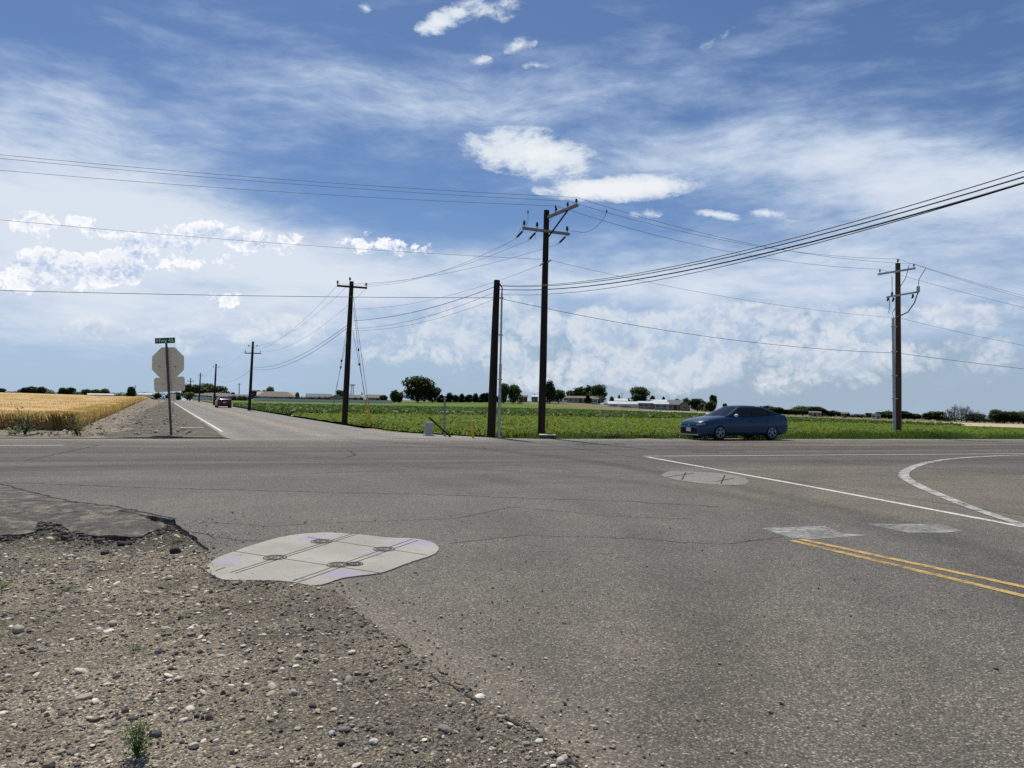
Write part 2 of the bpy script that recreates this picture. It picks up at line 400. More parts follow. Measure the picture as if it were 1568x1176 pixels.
        for el, (pp, vv) in zip(e, st): el.position = pp; el.color = (vv * .5,) * 3 + (1,)
        col = k.mix(1.0, col, k.v('SCALE', nd.outputs[0], scale=2.0), 'MULTIPLY')
    if dust:
        # dust thrown off the gravel corner, in patches of its own
        dd = k.v('DISTANCE', pos, (-.3, 3.4, 0)); f = k.step(dd, .8, 5.6, .55, 0)
        f = k.m('MULTIPLY', f, k.step(k.noise(p2, 1.1, 5, .65), .0, .9))
        col = k.mix(1.0, col, k.mix(f, (1, 1, 1), (1.45, 1.27, 1.06)), 'MULTIPLY')
        e0, e1 = flat(505, 903), flat(915, 1180); dv_ = (e1 - e0).normalized(); nv_ = Vector((-dv_.y, dv_.x, 0)); nv_ = nv_ if nv_.x > 0 else -nv_
        ed = k.v('DOT_PRODUCT', k.v('SUBTRACT', pos, tuple(e0)), tuple(nv_)); ed = k.m('ADD', ed, k.m('MULTIPLY_ADD', k.noise(p2, 3.0, 5, .7), 1.0, -.5))
        ef = k.m('MULTIPLY', k.step(ed, .60, -.10, 0, .60), k.step(k.v('DISTANCE', pos, tuple((e0 + e1) / 2)), 4.2, 3.0)); col = k.mix(ef, col, k.mix(1.0, (.180, .160, .128), chips, 'MULTIPLY'))
    k.put(b.inputs['Base Color'], col); b.inputs['Roughness'].default_value = .82; b.inputs['Specular IOR Level'].default_value = .35
    h = k.m('ADD', k.m('MULTIPLY', d, -1.0), k.m('MULTIPLY', grain, .35))
    k.put(b.inputs['Normal'], k.bump(h, .55, .006))
    return m
def circ(a, b, c, w, amt):
    (x1, y1), (x2, y2), (x3, y3) = [flat(*q)[:2] for q in (a, b, c)]
    d = 2 * (x1 * (y2 - y3) + x2 * (y3 - y1) + x3 * (y1 - y2))
    ux = ((x1 ** 2 + y1 ** 2) * (y2 - y3) + (x2 ** 2 + y2 ** 2) * (y3 - y1) + (x3 ** 2 + y3 ** 2) * (y1 - y2)) / d
    uy = ((x1 ** 2 + y1 ** 2) * (x3 - x2) + (x2 ** 2 + y2 ** 2) * (x1 - x3) + (x3 ** 2 + y3 ** 2) * (x2 - x1)) / d
    return (ux, uy, math.hypot(x1 - ux, y1 - uy), w, amt)
TURNS = [circ((900, 706), (1210, 762), (1568, 862), .55, .68), circ((1000, 742), (1250, 785), (1568, 905), .45, .80), circ((560, 705), (800, 742), (1000, 830), .6, .86), circ((480, 700), (660, 735), (820, 860), .6, .88), circ((0, 716), (500, 712), (1000, 704), .5, .88), circ((0, 700), (500, 697), (1000, 692), .5, .80), circ((1000, 1176), (1100, 960), (1150, 860), .45, .90), circ((1420, 1176), (1380, 1000), (1340, 920), .45, .90)]
M = {}
M['asphalt'] = asphalt('worn_asphalt', lanes=True)

M['asphalt_light'] = asphalt('bleached_asphalt', base=(.30, .285, .255), dust=False, street=True, speck=.7)
M['asphalt_dark'] = asphalt('dark_asphalt', base=(.078, .074, .066), dust=False, dirty=True)

def gravelmat():
    m, k, b, pos = newmat('gravel_dirt')
    p = pos
    big = k.noise(p, .8, 5, .6); mid = k.noise(p, 9, 5, .65)
    vc = k.voro(p, 75, 'F1', 'Color'); vd = k.voro(p, 75, 'F1', 'Distance')
    vc2 = k.voro(p, 190, 'F1', 'Color'); vd2 = k.voro(p, 190, 'F1', 'Distance')
    r1 = k.sep(vc)[0]; r2 = k.sep(vc2)[0]
    dirt = k.mix(k.step(big, .3, .7), (.135, .122, .100), (.325, .290, .232))
    # grey asphalt millings towards the road side
    x, y, z = k.sep(p)
    g = k.step(k.m('ADD', k.m('ADD', x, k.m('MULTIPLY', y, .35)), k.m('MULTIPLY', big, 1.2)), .1, 1.6)
    dirt = k.mix(k.m('MULTIPLY', g, .55), dirt, (.145, .134, .117))
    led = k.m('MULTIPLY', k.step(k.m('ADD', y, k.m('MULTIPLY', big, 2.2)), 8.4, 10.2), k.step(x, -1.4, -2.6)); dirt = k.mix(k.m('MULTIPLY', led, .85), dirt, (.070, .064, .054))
    peb = k.ramp(r1, [(0, (.45,) * 3), (.45, (.9, .88, .85)), (.8, (1.5, 1.45, 1.38)), (1, (2.5, 2.4, 2.25))])
    sm = k.ramp(r2, [(0, (.5,) * 3), (.6, (1, 1, .98)), (1, (1.9, 1.85, 1.75))])
    col = k.mix(.7, dirt, k.mix(1, dirt, peb, 'MULTIPLY'))
    col = k.mix(.6, col, k.mix(1, col, sm, 'MULTIPLY'))
    gp = k.step(vd, .3, .8, 1, .55); col = k.mix(1, col, k.comb(gp, gp, gp), 'MULTIPLY')
    k.put(b.inputs['Base Color'], col); b.inputs['Roughness'].default_value = .95; b.inputs['Specular IOR Level'].default_value = .15
    h = k.m('ADD', k.m('MULTIPLY', vd, -1.0), k.m('ADD', k.m('MULTIPLY', vd2, -.4), k.m('MULTIPLY', mid, .8)))
    k.put(b.inputs['Normal'], k.bump(h, .9, .012))
    return m
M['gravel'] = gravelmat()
def attrmat(name, rough=.85):
    m, k, b, pos = newmat(name)
    a = k.n('ShaderNodeVertexColor'); a.layer_name = 'Col'
    n = k.noise(k.n('ShaderNodeTexCoord').outputs['Object'], 300, 3, .6)
    v = k.m('MULTIPLY_ADD', n, .6, .7)
    k.put(b.inputs['Base Color'], k.mix(1, a.outputs[0], k.comb(v, v, v), 'MULTIPLY')); b.inputs['Roughness'].default_value = rough; b.inputs['Specular IOR Level'].default_value = .25
    return m
M['stones'] = attrmat('pebbles')
def groundmat(name, c1, c2, scale=.3, fine=6, bump=.3):
    m, k, b, pos = newmat(name)
    n1 = k.noise(pos, scale, 6, .6); n2 = k.noise(pos, fine, 5, .65)
    f = k.m('ADD', k.m('MULTIPLY', n1, .6), k.m('MULTIPLY', n2, .4))
    k.put(b.inputs['Base Color'], k.mix(k.step(f, .35, .65), c1, c2)); b.inputs['Roughness'].default_value = .95; b.inputs['Specular IOR Level'].default_value = .1
    k.put(b.inputs['Normal'], k.bump(n2, bump, .08))
    return m
M['earth'] = groundmat('dry_earth', (.17, .14, .105), (.27, .225, .17), .2, 5)
M['pale_earth'] = groundmat('pale_track_earth', (.36, .30, .22), (.50, .43, .32), .3, 3)
M['far_ground'] = groundmat('far_farmland', (.10, .11, .05), (.24, .20, .11), .02, .5)
M['verge'] = groundmat('stony_verge', (.105, .092, .072), (.33, .29, .225), 1.2, 7, 1.0)
M['shoulder'] = groundmat('grey_shoulder_gravel', (.085, .078, .065), (.175, .158, .130), .8, 12, .6)
M['canopy'] = groundmat('crop_canopy', (.080, .120, .016), (.125, .175, .028), .5, 3.5, .9)
M['canopy_dark'] = groundmat('dark_crop_canopy', (.038, .075, .012), (.060, .108, .018), .4, 2.5, .9)
M['canopy_far'] = groundmat('far_crop_canopy', (.070, .120, .020), (.12, .17, .035), .1, 1.5, .6)
M['wheat_top'] = groundmat('wheat_canopy', (.43, .29, .135), (.55, .395, .20), .25, 4, .9)
M['wheat'] = leafmat('ripe_wheat', (.48, .335, .155), (.62, .455, .235), .42, .8)
M['crop'] = leafmat('crop_leaf', (.092, .135, .016), (.165, .225, .034), .45, 1.5)
M['cropd'] = leafmat('dark_crop_leaf', (.045, .088, .012), (.075, .130, .020), .3, .8)
M['weed'] = leafmat('weed_leaf', (.06, .115, .025), (.13, .19, .05), .3, 6)
M['drygrass'] = leafmat('dry_grass', (.24, .22, .09), (.38, .33, .16), .3, 4)
M['weed_grey'] = leafmat('grey_weed_leaf', (.07, .085, .04), (.15, .15, .09), .3, 6)
M['straw'] = simple('straw', (.52, .43, .24), .8)
M['bark'] = simple('bark', (.07, .052, .038), .9, 0, .3, 3)
TREE = {'dark': leafmat('dark_foliage', (.032, .056, .018), (.062, .098, .028), .22, .35),
        'green': leafmat('green_foliage', (.042, .080, .020), (.085, .135, .034), .25, .35),
        'black': leafmat('evergreen_foliage', (.018, .034, .016), (.032, .055, .024), .1, .5),
        'yellow': leafmat('yellow_green_foliage', (.13, .15, .045), (.21, .22, .07), .3, .4),
        'silver': leafmat('silvery_foliage', (.10, .115, .09), (.17, .185, .15), .2, .4),
        'rust': leafmat('rusty_foliage', (.16, .11, .05), (.22, .16, .08), .2, .4)}
def woodmat(name, c, red=True):
    m, k, b, pos = newmat(name)
    tc = k.n('ShaderNodeTexCoord').outputs['Object']
    g = k.noise(k.map(tc, sc=(18, 18, .5)), 1, 6, .65); g2 = k.noise(k.map(tc, sc=(60, 60, .8)), 1, 3, .5)
    col = k.mix(k.step(g, .3, .7), [q * .55 for q in c], [q * 1.35 for q in c])
    col = k.mix(k.step(g2, .62, .72, 0, .8), col, [q * .25 for q in c])
    k.put(b.inputs['Base Color'], col); b.inputs['Roughness'].default_value = .85; b.inputs['Specular IOR Level'].default_value = .2
    k.put(b.inputs['Normal'], k.bump(g2, .5, .01))
    return m
M['wood'] = woodmat('creosoted_wood', (.030, .022, .016)); M['wood_brown'] = woodmat('brown_pole_wood', (.105, .060, .034)); M['wood_grey'] = woodmat('weathered_crossarm', (.30, .28, .23))
M['galv'] = simple('galvanised_steel', (.42, .44, .46), .45, .6, .15, 8)
M['signback'] = simple('sign_back_aluminium', (.90, .74, .52), .6, .0, .05, 5)
M['post'] = simple('sign_post_steel', (.085, .075, .065), .6, .2)
M['wire'] = simple('wire', (.030, .032, .036), .6); M['wire_al'] = simple('aluminium_wire', (.16, .17, .18), .5, .3)
M['porcelain'] = simple('insulator_porcelain', (.035, .030, .030), .3, 0, .1, 5, .5)
M['concrete'] = None
M['white'] = simple('white_wall', (.62, .60, .56), .7); M['cream'] = simple('tan_wall', (.30, .27, .23), .8)
M['roof_brown'] = simple('brown_shingle', (.15, .13, .115), .9, 0, .2, 2); M['roof_grey'] = simple('grey_shingle', (.13, .14, .145), .9, 0, .2, 2)
M['metal_roof'] = simple('white_metal_roof', (.50, .52, .54), .5, 0, .08, 1); M['blue_metal'] = simple('blue_grey_metal', (.22, .27, .31), .5, 0, .1, 1)
M['red_barn'] = simple('red_brown_board', (.13, .055, .035), .8); M['window'] = simple('window_glass', (.02, .025, .03), .08, 0, .1, 2, .8)
M['fence'] = simple('pale_vinyl_fence', (.60, .58, .55), .6); M['yellow'] = simple('yellow_plastic', (.72, .43, .03), .5); M['orange'] = simple('faded_orange_stake', (.42, .17, .05), .7)
M['pedestal'] = simple('pale_green_grey_plastic', (.40, .42, .39), .55)
M['black'] = simple('black_rubber', (.012, .012, .013), .75, 0, .2, 10); M['trim'] = simple('black_trim', (.008, .008, .009), .6, 0, .1, 5, .15)

# ------------------------------------------------------------------ ground
def ground_sheet():
    azs = np.radians(np.concatenate([np.arange(-180, -50, 5), np.arange(-50, 50, 1.0), np.arange(50, 180, 5)]))
    rs = np.concatenate([[0.5, 2, 5, 10], np.geomspace(15, 5000, 90)])
    A, Rr = np.meshgrid(azs, rs, indexing='ij'); X = Rr * np.sin(A); Y = Rr * np.cos(A)
    Z = tz(X, Y) - .22
    Vv = np.stack([X, Y, Z], -1).reshape(-1, 3); na, nr = A.shape
    i, j = np.meshgrid(np.arange(na), np.arange(nr - 1), indexing='ij'); i2 = (i + 1) % na
    Fc = np.stack([i * nr + j, i2 * nr + j, i2 * nr + j + 1, i * nr + j + 1], -1).reshape(-1, 4)[:, ::-1]
    tag(link('ground', npmesh('ground', Vv, Fc, True), M['far_ground']), kind='structure')
ground_sheet()
def grid_mesh(P, name, m, smooth=True, kind='structure'):
    """P: (nu,nv,3) array"""
    nu, nv = P.shape[:2]
    i, j = np.meshgrid(np.arange(nu - 1), np.arange(nv - 1), indexing='ij')
    Fc = np.stack([i * nv + j, (i + 1) * nv + j, (i + 1) * nv + j + 1, i * nv + j + 1], -1).reshape(-1, 4)
    me = npmesh(name, P.reshape(-1, 3), Fc, smooth)
    bm = bmesh.new(); bm.from_mesh(me); bmesh.ops.recalc_face_normals(bm, faces=bm.faces)
    if sum(f.normal.z for f in bm.faces) < 0: bmesh.ops.reverse_faces(bm, faces=bm.faces)
    bm.to_mesh(me); bm.free()
    o = link(name, me, m)
    if kind: tag(o, kind=kind)
    return o
def pxstrip(name, m, low, high, nv=20, h=0.0, step=12, bumps=0.0, kind='structure', x0=None, x1=None):
    """sheet between two photo curves laid on the terrain"""
    lx, ly = zip(*low); hx, hy = zip(*high)
    xs = np.arange(x0 if x0 is not None else lx[0], (x1 if x1 is not None else lx[-1]) + 1, step)
    P = np.zeros((len(xs), nv, 3))
    for i, px in enumerate(xs):
        a = np.interp(px, lx, ly); b = np.interp(px, hx, hy)
        pa = hit(px, a); pb = hit(px, b)
        for j in range(nv):
            t = j / (nv - 1); ya = 1 / (1 / pa.y * (1 - t) + 1 / pb.y * t)
            tt = (ya - pa.y) / (pb.y - pa.y + 1e-9); q = pa.lerp(pb, tt)
            P[i, j] = (q.x, q.y, float(tz(q.x, q.y)) + h)
    if bumps: P[:, 1:-1, 2] += bumps * (fbm(P[:, 1:-1, 0], P[:, 1:-1, 1], 3, .7) - .5)
    return grid_mesh(P, name, m, True, kind)

# broad verge of dry earth beyond the highway
pxstrip('roadside_dirt', M['earth'], [(-900, 674), (0, 672), (784, 675), (1568, 677), (2600, 690)], [(-900, 640), (0, 655), (640, 655), (784, 664), (1568, 668), (2600, 680)], 6, -.035, 25)

def edge_poly(pts, amp, seg, seed=0):
    out = []
    for i in range(len(pts)):
        a, b, am = Vector(pts[i][:2]), Vector(pts[(i + 1) % len(pts)][:2]), pts[i][2] if len(pts[i]) > 2 else 0
        n = max(1, int((b - a).length / seg)) if am else 1
        nr = (b - a).normalized(); nr = Vector((-nr.y, nr.x))
        for j in range(n):
            p = a.lerp(b, j / n); o = 0
            if am and 0 < j: o = (fbm(np.array([p.x * 6 + seed]), np.array([p.y * 6]), 4)[0] - .5) * 2 * am
            out.append(p + nr * o)
    return out
def slab(name, m, pts, ztop, thick, kind='structure'):
    bm = bmesh.new(); vs = [bm.verts.new((p[0], p[1], ztop)) for p in pts]
    es = [bm.edges.new((vs[i], vs[(i + 1) % len(vs)])) for i in range(len(vs))]
    bmesh.ops.triangle_fill(bm, use_beauty=True, use_dissolve=False, edges=es)
    fs = list(bm.faces)
    bmesh.ops.recalc_face_normals(bm, faces=fs)
    if fs and fs[0].normal.z < 0: bmesh.ops.reverse_faces(bm, faces=fs)
    if thick:
        lo = [bm.verts.new((p[0], p[1], ztop - thick)) for p in pts]
        for i in range(len(vs)):
            j = (i + 1) % len(vs)
            bm.faces.new((vs[i], lo[i], lo[j], vs[j]))
        bmesh.ops.recalc_face_normals(bm, faces=bm.faces)
        if sum(f.calc_area() * f.normal.z for f in bm.faces) < 0: bmesh.ops.reverse_faces(bm, faces=bm.faces)
    me = bpy.data.meshes.new(name); bm.to_mesh(me); bm.free()
    o = link(name, me, m)
    if kind: tag(o, kind=kind)
    return o

# asphalt: the highway and the mouth of the near street, with its broken left edge
EDGE_PX = [(-420, 830, .10), (-60, 800, .10), (18, 812, .05), (50, 806, .02), (62, 789, .02), (98, 794, .02), (106, 806, .03), (150, 817, .03), (190, 819, .02), (232, 805, .02), (268, 795, .01), (270, 803, .02), (290, 815, .05), (320, 842, .04),
           (317, 862, .02), (326, 884, .02), (350, 891, .02), (400, 892, .02), (440, 896, .02), (484, 900, .02), (505, 904, .04), (548, 938, .05), (592, 972, .05), (645, 1012, .05), (700, 1046, .05), (752, 1076, .05), (815, 1112, .05), (868, 1150, .04), (915, 1190, .04), (1120, 1500, 0)]
edge_w = [(flat(x, y).x, flat(x, y).y, a) for x, y, a in EDGE_PX]
edge_fine = edge_poly(edge_w + [(2.2, -3, 0)], 1, .05)
edge_fine = [p for p in edge_fine if True]
fl = H0 - HD * 130; fr = H0 + HD * 140
near_l = flat(-900, 742)
TOPL = [(-900, 742), (-420, 742), (0, 742), (60, 757), (110, 769), (180, 778), (262, 794)]
i268 = min(range(len(edge_fine)), key=lambda i: (edge_fine[i] - Vector(flat(268, 795)[:2])).length)
near_far = fl + HN * 14
road_poly = [Vector((fl.x, fl.y)), Vector((near_far.x, near_far.y))] + [Vector(flat(x, y)[:2]) for x, y in TOPL] + edge_fine[i268:-1] + [Vector((4, -6)), Vector((14, -25)), Vector((60, -25)), Vector(((fr + HN * 30).x, (fr + HN * 30).y)), Vector((fr.x, fr.y))]
slab('highway', M['asphalt'], road_poly, 0.0, .16)
# far side street
L0 = S0 - SN * .5
def sp(a, s, z=0): p = S0 + SN * a + SD * s; return (p.x, p.y, z)
def street():
    ss = np.concatenate([[-7.5, -6.8, -6.2, -5.6, -5, -4.2, -3.4, -2.5, -1, 0, 2, 4, 6, 8, 12, 16], np.geomspace(20, 330, 40)])
    P = np.zeros((len(ss), 8, 3))
    for i, s in enumerate(ss):
        wl = -.35; wr = 6.9 + 3.6 * max(0, min(1, (2 - s) / 8.5)) ** 2.0
        for j in range(8):
            a = wl + (wr - wl) * j / 7; p = S0 + SN * a + SD * s
            q = (p - H0).dot(HN)
            if q > -.02: p = p - HN * (q + .02)          # stop at the highway's far edge
            P[i, j] = (p.x, p.y, float(tz(p.x, p.y)) + .0)
    return grid_mesh(P, 'side_street', M['asphalt_light'])
street()
# dark apron asphalt left of the broken edge, slightly lower sheet on the slab
# ---- gravel corner with real relief
EF = np.array([(p.x, p.y) for p in edge_fine if p.y > 1.5 and p.x > -9])
GP = [(p.x, p.y) for p in edge_fine if p.y > -2] + [(2.2, -3), (-30, -3), (-30, 9)]
def edge_dist(x, y):
    sh = np.shape(x); x = np.ravel(np.asarray(x, float)); y = np.ravel(np.asarray(y, float)); d = np.full(x.shape, 9.0)
    near = (y < 12) & (x > -10)
    xs, ys = x[near], y[near]; dd = np.full(xs.shape, 9.0)
    for ex, ey in EF[::2]: dd = np.minimum(dd, np.hypot(xs - ex, ys - ey))
    d[near] = dd; d = np.where(inpoly(x, y, GP), d, -d); return d.reshape(sh)
def gz(x, y):
    x = np.asarray(x, float); y = np.asarray(y, float); d = edge_dist(x, y)
    left = np.clip((-x - 1.9) / 1.2, 0, 1) * np.clip((y - 6.6) / 2.0, 0, 1)          # drop below the broken ledge
    hole = left * (.052 + .05 * np.clip(1 - np.abs(x + 5.7) / .9, 0, 1) + .04 * np.clip(1 - np.abs(x + 4.4) / .5, 0, 1))
    lap = .006 + .012 * (np.abs(x + 2.3) < 1.1) * (y > 5.8)
    base = np.where(d > 0, lap * np.exp(-np.maximum(d, 0) / .25) - .016 * (1 - np.exp(-np.maximum(d, 0) / .3)), lap)
    rut = .035 * (fbm(x + 40, y + 9, 3, .9) - .5) * np.clip(np.abs(d) / .5, 0, 1)
    z = base + rut + .034 * (fbm(x + 3, y + 5, 5, 4.0) - .5) - hole
    over = np.clip((-d - .05 * fbm(x, y, 2, 7)) / .07, 0, 1)
    return np.where(d < 0, z * (1 - over) - .07 * over - .05 * left, z)
def gravel_corner():
    xs = np.concatenate([np.arange(-22, -8, .12), np.arange(-8, 2.6, .03)]); ys = np.concatenate([np.arange(-3, 2.4, .15), np.arange(2.4, 10.6, .03), np.arange(10.6, 16, .2)])
    X, Y = np.meshgrid(xs, ys, indexing='ij')
    Z = gz(X, Y) + .026 * (fbm(X, Y, 3, 22.0) - .5)
    far = (Y > 10.6) | (X < -8.2)
    Z = np.where(far, np.minimum(Z, -.13), Z)
    P = np.stack([X, Y, Z], -1)
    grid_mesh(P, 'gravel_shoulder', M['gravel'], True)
gravel_corner()

ICO_V = None
def ico(sub):
    bm = bmesh.new(); bmesh.ops.create_icosphere(bm, subdivisions=sub, radius=1)
    V = np.array([v.co[:] for v in bm.verts]); F_ = np.array([[v.index for v in f.verts] for f in bm.faces]); bm.free(); return V, F_
def stone_field(n, sizes, pos, z, sub=1, flatn=.6, smooth=False, palette=None):
    V0, F0 = ico(sub); k = len(V0)
    sc = np.stack([RNG.uniform(.7, 1.35, n), RNG.uniform(.6, 1.1, n), RNG.uniform(.4, .85, n) * flatn / .6], -1) * sizes[:, None]
    jit = 1 + (RNG.random((n, k, 1)) - .5) * (.55 if sub == 1 else .22)
    V = V0[None] * jit * sc[:, None, :]
    a = RNG.uniform(0, 6.28, n); b = RNG.normal(0, .28, n)
    ca, sa, cb, sb = np.cos(a)[:, None], np.sin(a)[:, None], np.cos(b)[:, None], np.sin(b)[:, None]
    x = V[..., 0]; y = V[..., 1]; zz = V[..., 2]
    x, zz = x * cb - zz * sb, x * sb + zz * cb
    x, y = x * ca - y * sa, x * sa + y * ca
    V = np.stack([x + pos[:, 0:1], y + pos[:, 1:2], zz + z[:, None]], -1).reshape(-1, 3)
    Fc = (F0[None] + (np.arange(n) * k)[:, None, None]).reshape(-1, 3)
    pal = np.array(palette); c = pal[RNG.integers(0, len(pal), n)] * RNG.uniform(.75, 1.2, (n, 1))
    return V, Fc, np.repeat(c, k, 0)
PAL = [(.34, .30, .235), (.25, .225, .185), (.44, .40, .32), (.17, .155, .13), (.55, .51, .42), (.29, .25, .19), (.12, .115, .11), (.38, .32, .23), (.21, .20, .18), (.62, .585, .50), (.10, .095, .09), (.26, .24, .20)]
DIRT = [(.23, .205, .165), (.18, .162, .132), (.15, .134, .11), (.28, .25, .20), (.12, .11, .095), (.20, .188, .16)]
gravel_poly = [(p.x, p.y) for p in edge_fine if p.y > -2] + [(2.2, -3), (-30, -3), (-30, 9)]
def cloud_pts(n, x0, x1, y0, y1, want):
    x = RNG.uniform(x0, x1, n); y = RNG.uniform(y0, y1, n); k = inpoly(x, y, gravel_poly) == want
    return np.stack([x[k], y[k]], -1)
def loose():
    Vs, Fs, Cs = [], [], []; off = 0
    def push(V, Fc, C):
        nonlocal off
        Vs.append(V); Fs.append(Fc + off); Cs.append(C); off += len(V)
    p = cloud_pts(105000, -8, 1.8, 2.7, 10.6, True)
    # keep what the photograph can see
    keep = np.abs(p[:, 0]) / p[:, 1] < .75; p = p[keep]
    dens = .35 + .65 * np.clip((fbm(p[:, 0] + 9, p[:, 1], 3, 1.1) - .3) * 3, 0, 1); dens = dens * np.where((p[:, 1] > 7.6) & (p[:, 0] < -2.2), .4, 1); p = p[RNG.random(len(p)) < dens]
    s = np.exp(RNG.normal(np.log(.0052), .45, len(p))).clip(.0025, .022)
    push(*stone_field(len(p), s, p, gz(p[:, 0], p[:, 1]) + s * .22, 1, .55, palette=PAL + DIRT))
    p = cloud_pts(16000, -8, 1.8, 2.7, 10.6, True); p = p[np.abs(p[:, 0]) / p[:, 1] < .75]; cl = fbm(p[:, 0] + 2, p[:, 1] + 6, 3, 1.6); p = p[RNG.random(len(p)) < np.clip((cl - .3) * 3, .12, 1)]; s = np.exp(RNG.normal(np.log(.010), .40, len(p))).clip(.005, .026)
    push(*stone_field(len(p), s, p, gz(p[:, 0], p[:, 1]) + s * .2, 1, .75, palette=DIRT))
    p = cloud_pts(6200, -8, 1.8, 2.7, 10.4, True); s = np.exp(RNG.normal(np.log(.013), .42, len(p))).clip(.007, .036)
    push(*stone_field(len(p), s, p, gz(p[:, 0], p[:, 1]) + s * .22, 2, .36, palette=PAL[:1] + PAL[2:5] + PAL[4:5] + PAL[7:10]))
    me = npmesh('loose_gravel', np.concatenate(Vs), np.concatenate(Fs), False, np.concatenate(Cs))
    tag(link('loose_gravel', me, M['stones']), 'loose pale and grey gravel scattered over the dirt corner', 'gravel', kind='stuff')
    # grit strewn over the asphalt and the concrete pad
    Vs, Fs, Cs = [], [], []; off = 0
    x = RNG.uniform(-4, 4, 30000); y = RNG.uniform(2.8, 11, 30000); k = ~inpoly(x, y, gravel_poly)
    d = np.min([np.hypot(x - e.x, y - e.y) for e in edge_fine[::6]], axis=0)
    k &= RNG.random(30000) < .9 * np.exp(-d / .18) + .25 * np.exp(-d / .8) + .015
    p = np.stack([x[k], y[k]], -1); s = np.exp(RNG.normal(np.log(.0055), .42, len(p))).clip(.003, .016)
    push(*stone_field(len(p), s, p, .004 + s * .35, 1, .6, palette=PAL[:8]))
    me = npmesh('scattered_grit', np.concatenate(Vs), np.concatenate(Fs), False, np.concatenate(Cs))
    tag(link('scattered_grit', me, M['stones']), 'small grit strewn along the asphalt edge and concrete pad', 'grit', kind='stuff')
    # straw bits
    n = 900; p = cloud_pts(n, -6, 1.6, 2.8, 9, True); n = len(p); mb = MB()
    vs = []; fs = []
    for i in range(n):
        a = random.uniform(0, 3.14); L = random.uniform(.012, .06); w = .0012; z = float(gz(p[i, 0], p[i, 1])) + .009
        dx, dy = math.cos(a) * L, math.sin(a) * L; nx, ny = -math.sin(a) * w, math.cos(a) * w; x, y = p[i]
        b = len(vs); vs += [(x - nx, y - ny, z), (x + nx, y + ny, z), (x + dx + nx, y + dy + ny, z + random.uniform(-.004, .01)), (x + dx - nx, y + dy - ny, z + .002)]
        fs.append((b, b + 1, b + 2, b + 3))
    tag(link('dry_straw', npmesh('dry_straw', vs, fs), M['straw']), 'short pieces of dry straw lying in the gravel', 'straw', kind='stuff')
loose()
def big_stone(px, py, r, c, label, sub=3):
    g = flat(px, py); z = float(gz(g.x, g.y)) if inpoly(np.array([g.x]), np.array([g.y]), gravel_poly)[0] else 0
    V0, F0 = ico(sub); rs = np.random.default_rng(int(px * 7 + py))
    ax = rs.uniform(.75, 1.25, 3) * (1, .8, .62)
    n3 = fbm(V0[:, 0] * 1.3 + px, V0[:, 1] * 1.3 + V0[:, 2] * 1.1 + py, 3, 1.2)
    V = V0 * (1 + (n3[:, None] - .5) * .8) * ax * r
    me = npmesh('stone', V, F0, True); m = simple('stone_%d' % px, c, .85, 0, .2, 40)
    o = link('stone', me, m); o.location = (g.x, g.y, z + r * .35); o.rotation_euler = (0, 0, rs.uniform(0, 6)); tag(o, label, 'stone', 'larger stones lying in the gravel corner')
big_stone(27, 962, .052, (.32, .30, .26), 'large grey cobble at the left edge of the gravel')
big_stone(572, 1132, .022, (.50, .49, .46), 'round pale pebble near the bottom on dark millings')
big_stone(561, 1143, .017, (.42, .40, .36), 'smaller pale pebble just below the round one on dark millings')
big_stone(508, 1119, .020, (.44, .43, .40), 'smooth light grey pebble on dark millings, left of the round pale pebble')
big_stone(479, 1078, .017, (.05, .05, .05), 'small black stone between the weed and the asphalt edge')
big_stone(522, 1134, .015, (.045, .045, .045), 'small black stone beside the round pale pebble')
big_stone(345, 931, .024, (.16, .11, .075), 'reddish brown stone in the gravel below the concrete pad')
big_stone(456, 1006, .023, (.46, .44, .40), 'white grey stone in the middle of the gravel')
big_stone(448, 1062, .026, (.34, .32, .28), 'flat tan stone on the grey millings')
big_stone(238, 1123, .030, (.09, .09, .095), 'flat dark slate chip beside the green weed')
big_stone(245, 994, .034, (.15, .16, .17), 'flat blue grey slate piece in the middle of the gravel')
big_stone(172, 953, .028, (.42, .36, .27), 'tan oval stone in the upper left of the gravel')
big_stone(268, 842, .060, (.028, .028, .028), 'black lump of broken asphalt near the grass tuft')
big_stone(160, 838, .045, (.045, .043, .040), 'small block of broken asphalt in the dirt below the ledge')
big_stone(858, 1168, .020, (.50, .48, .43), 'white stone at the bottom asphalt edge')
big_stone(807, 1140, .018, (.30, .28, .25), 'grey stone beside the bottom asphalt edge')
big_stone(687, 1077, .018, (.25, .23, .20), 'brown stone on the dirt beside the cracked asphalt edge')
big_stone(108, 846, .040, (.52, .48, .38), 'long pale stone chip in the dirt below the ledge')

# ------------------------------------------------------------------ road paint, patches, cracks
def paintmat(name, c, wear=.35, scale=30, soft=.05):
    m, k, b, pos = newmat(name)
    n = k.noise(pos, 2.2, 6, .7); f = k.noise(pos, scale, 4, .7)
    w = k.m('ADD', k.m('MULTIPLY', n, .5), k.m('MULTIPLY', f, .5))
    k.put(b.inputs['Base Color'], c if True else None)
    cell = k.sep(k.voro(pos, 105, 'F1', 'Color'))[0]
    v = k.m('MULTIPLY_ADD', cell, .35, .75)
    k.put(b.inputs['Base Color'], k.mix(1, c, k.comb(v, v, v), 'MULTIPLY')); b.inputs['Roughness'].default_value = .7
    tr = k.n('ShaderNodeBsdfTransparent'); mx = k.n('ShaderNodeMixShader')
    k.put(mx.inputs[0], k.step(w, wear - soft, wear + soft * 1.5))
    out = m.node_tree.nodes['Material Output']
    m.node_tree.links.new(tr.outputs[0], mx.inputs[1]); m.node_tree.links.new(b.outputs[0], mx.inputs[2]); m.node_tree.links.new(mx.outputs[0], out.inputs[0])
    return m
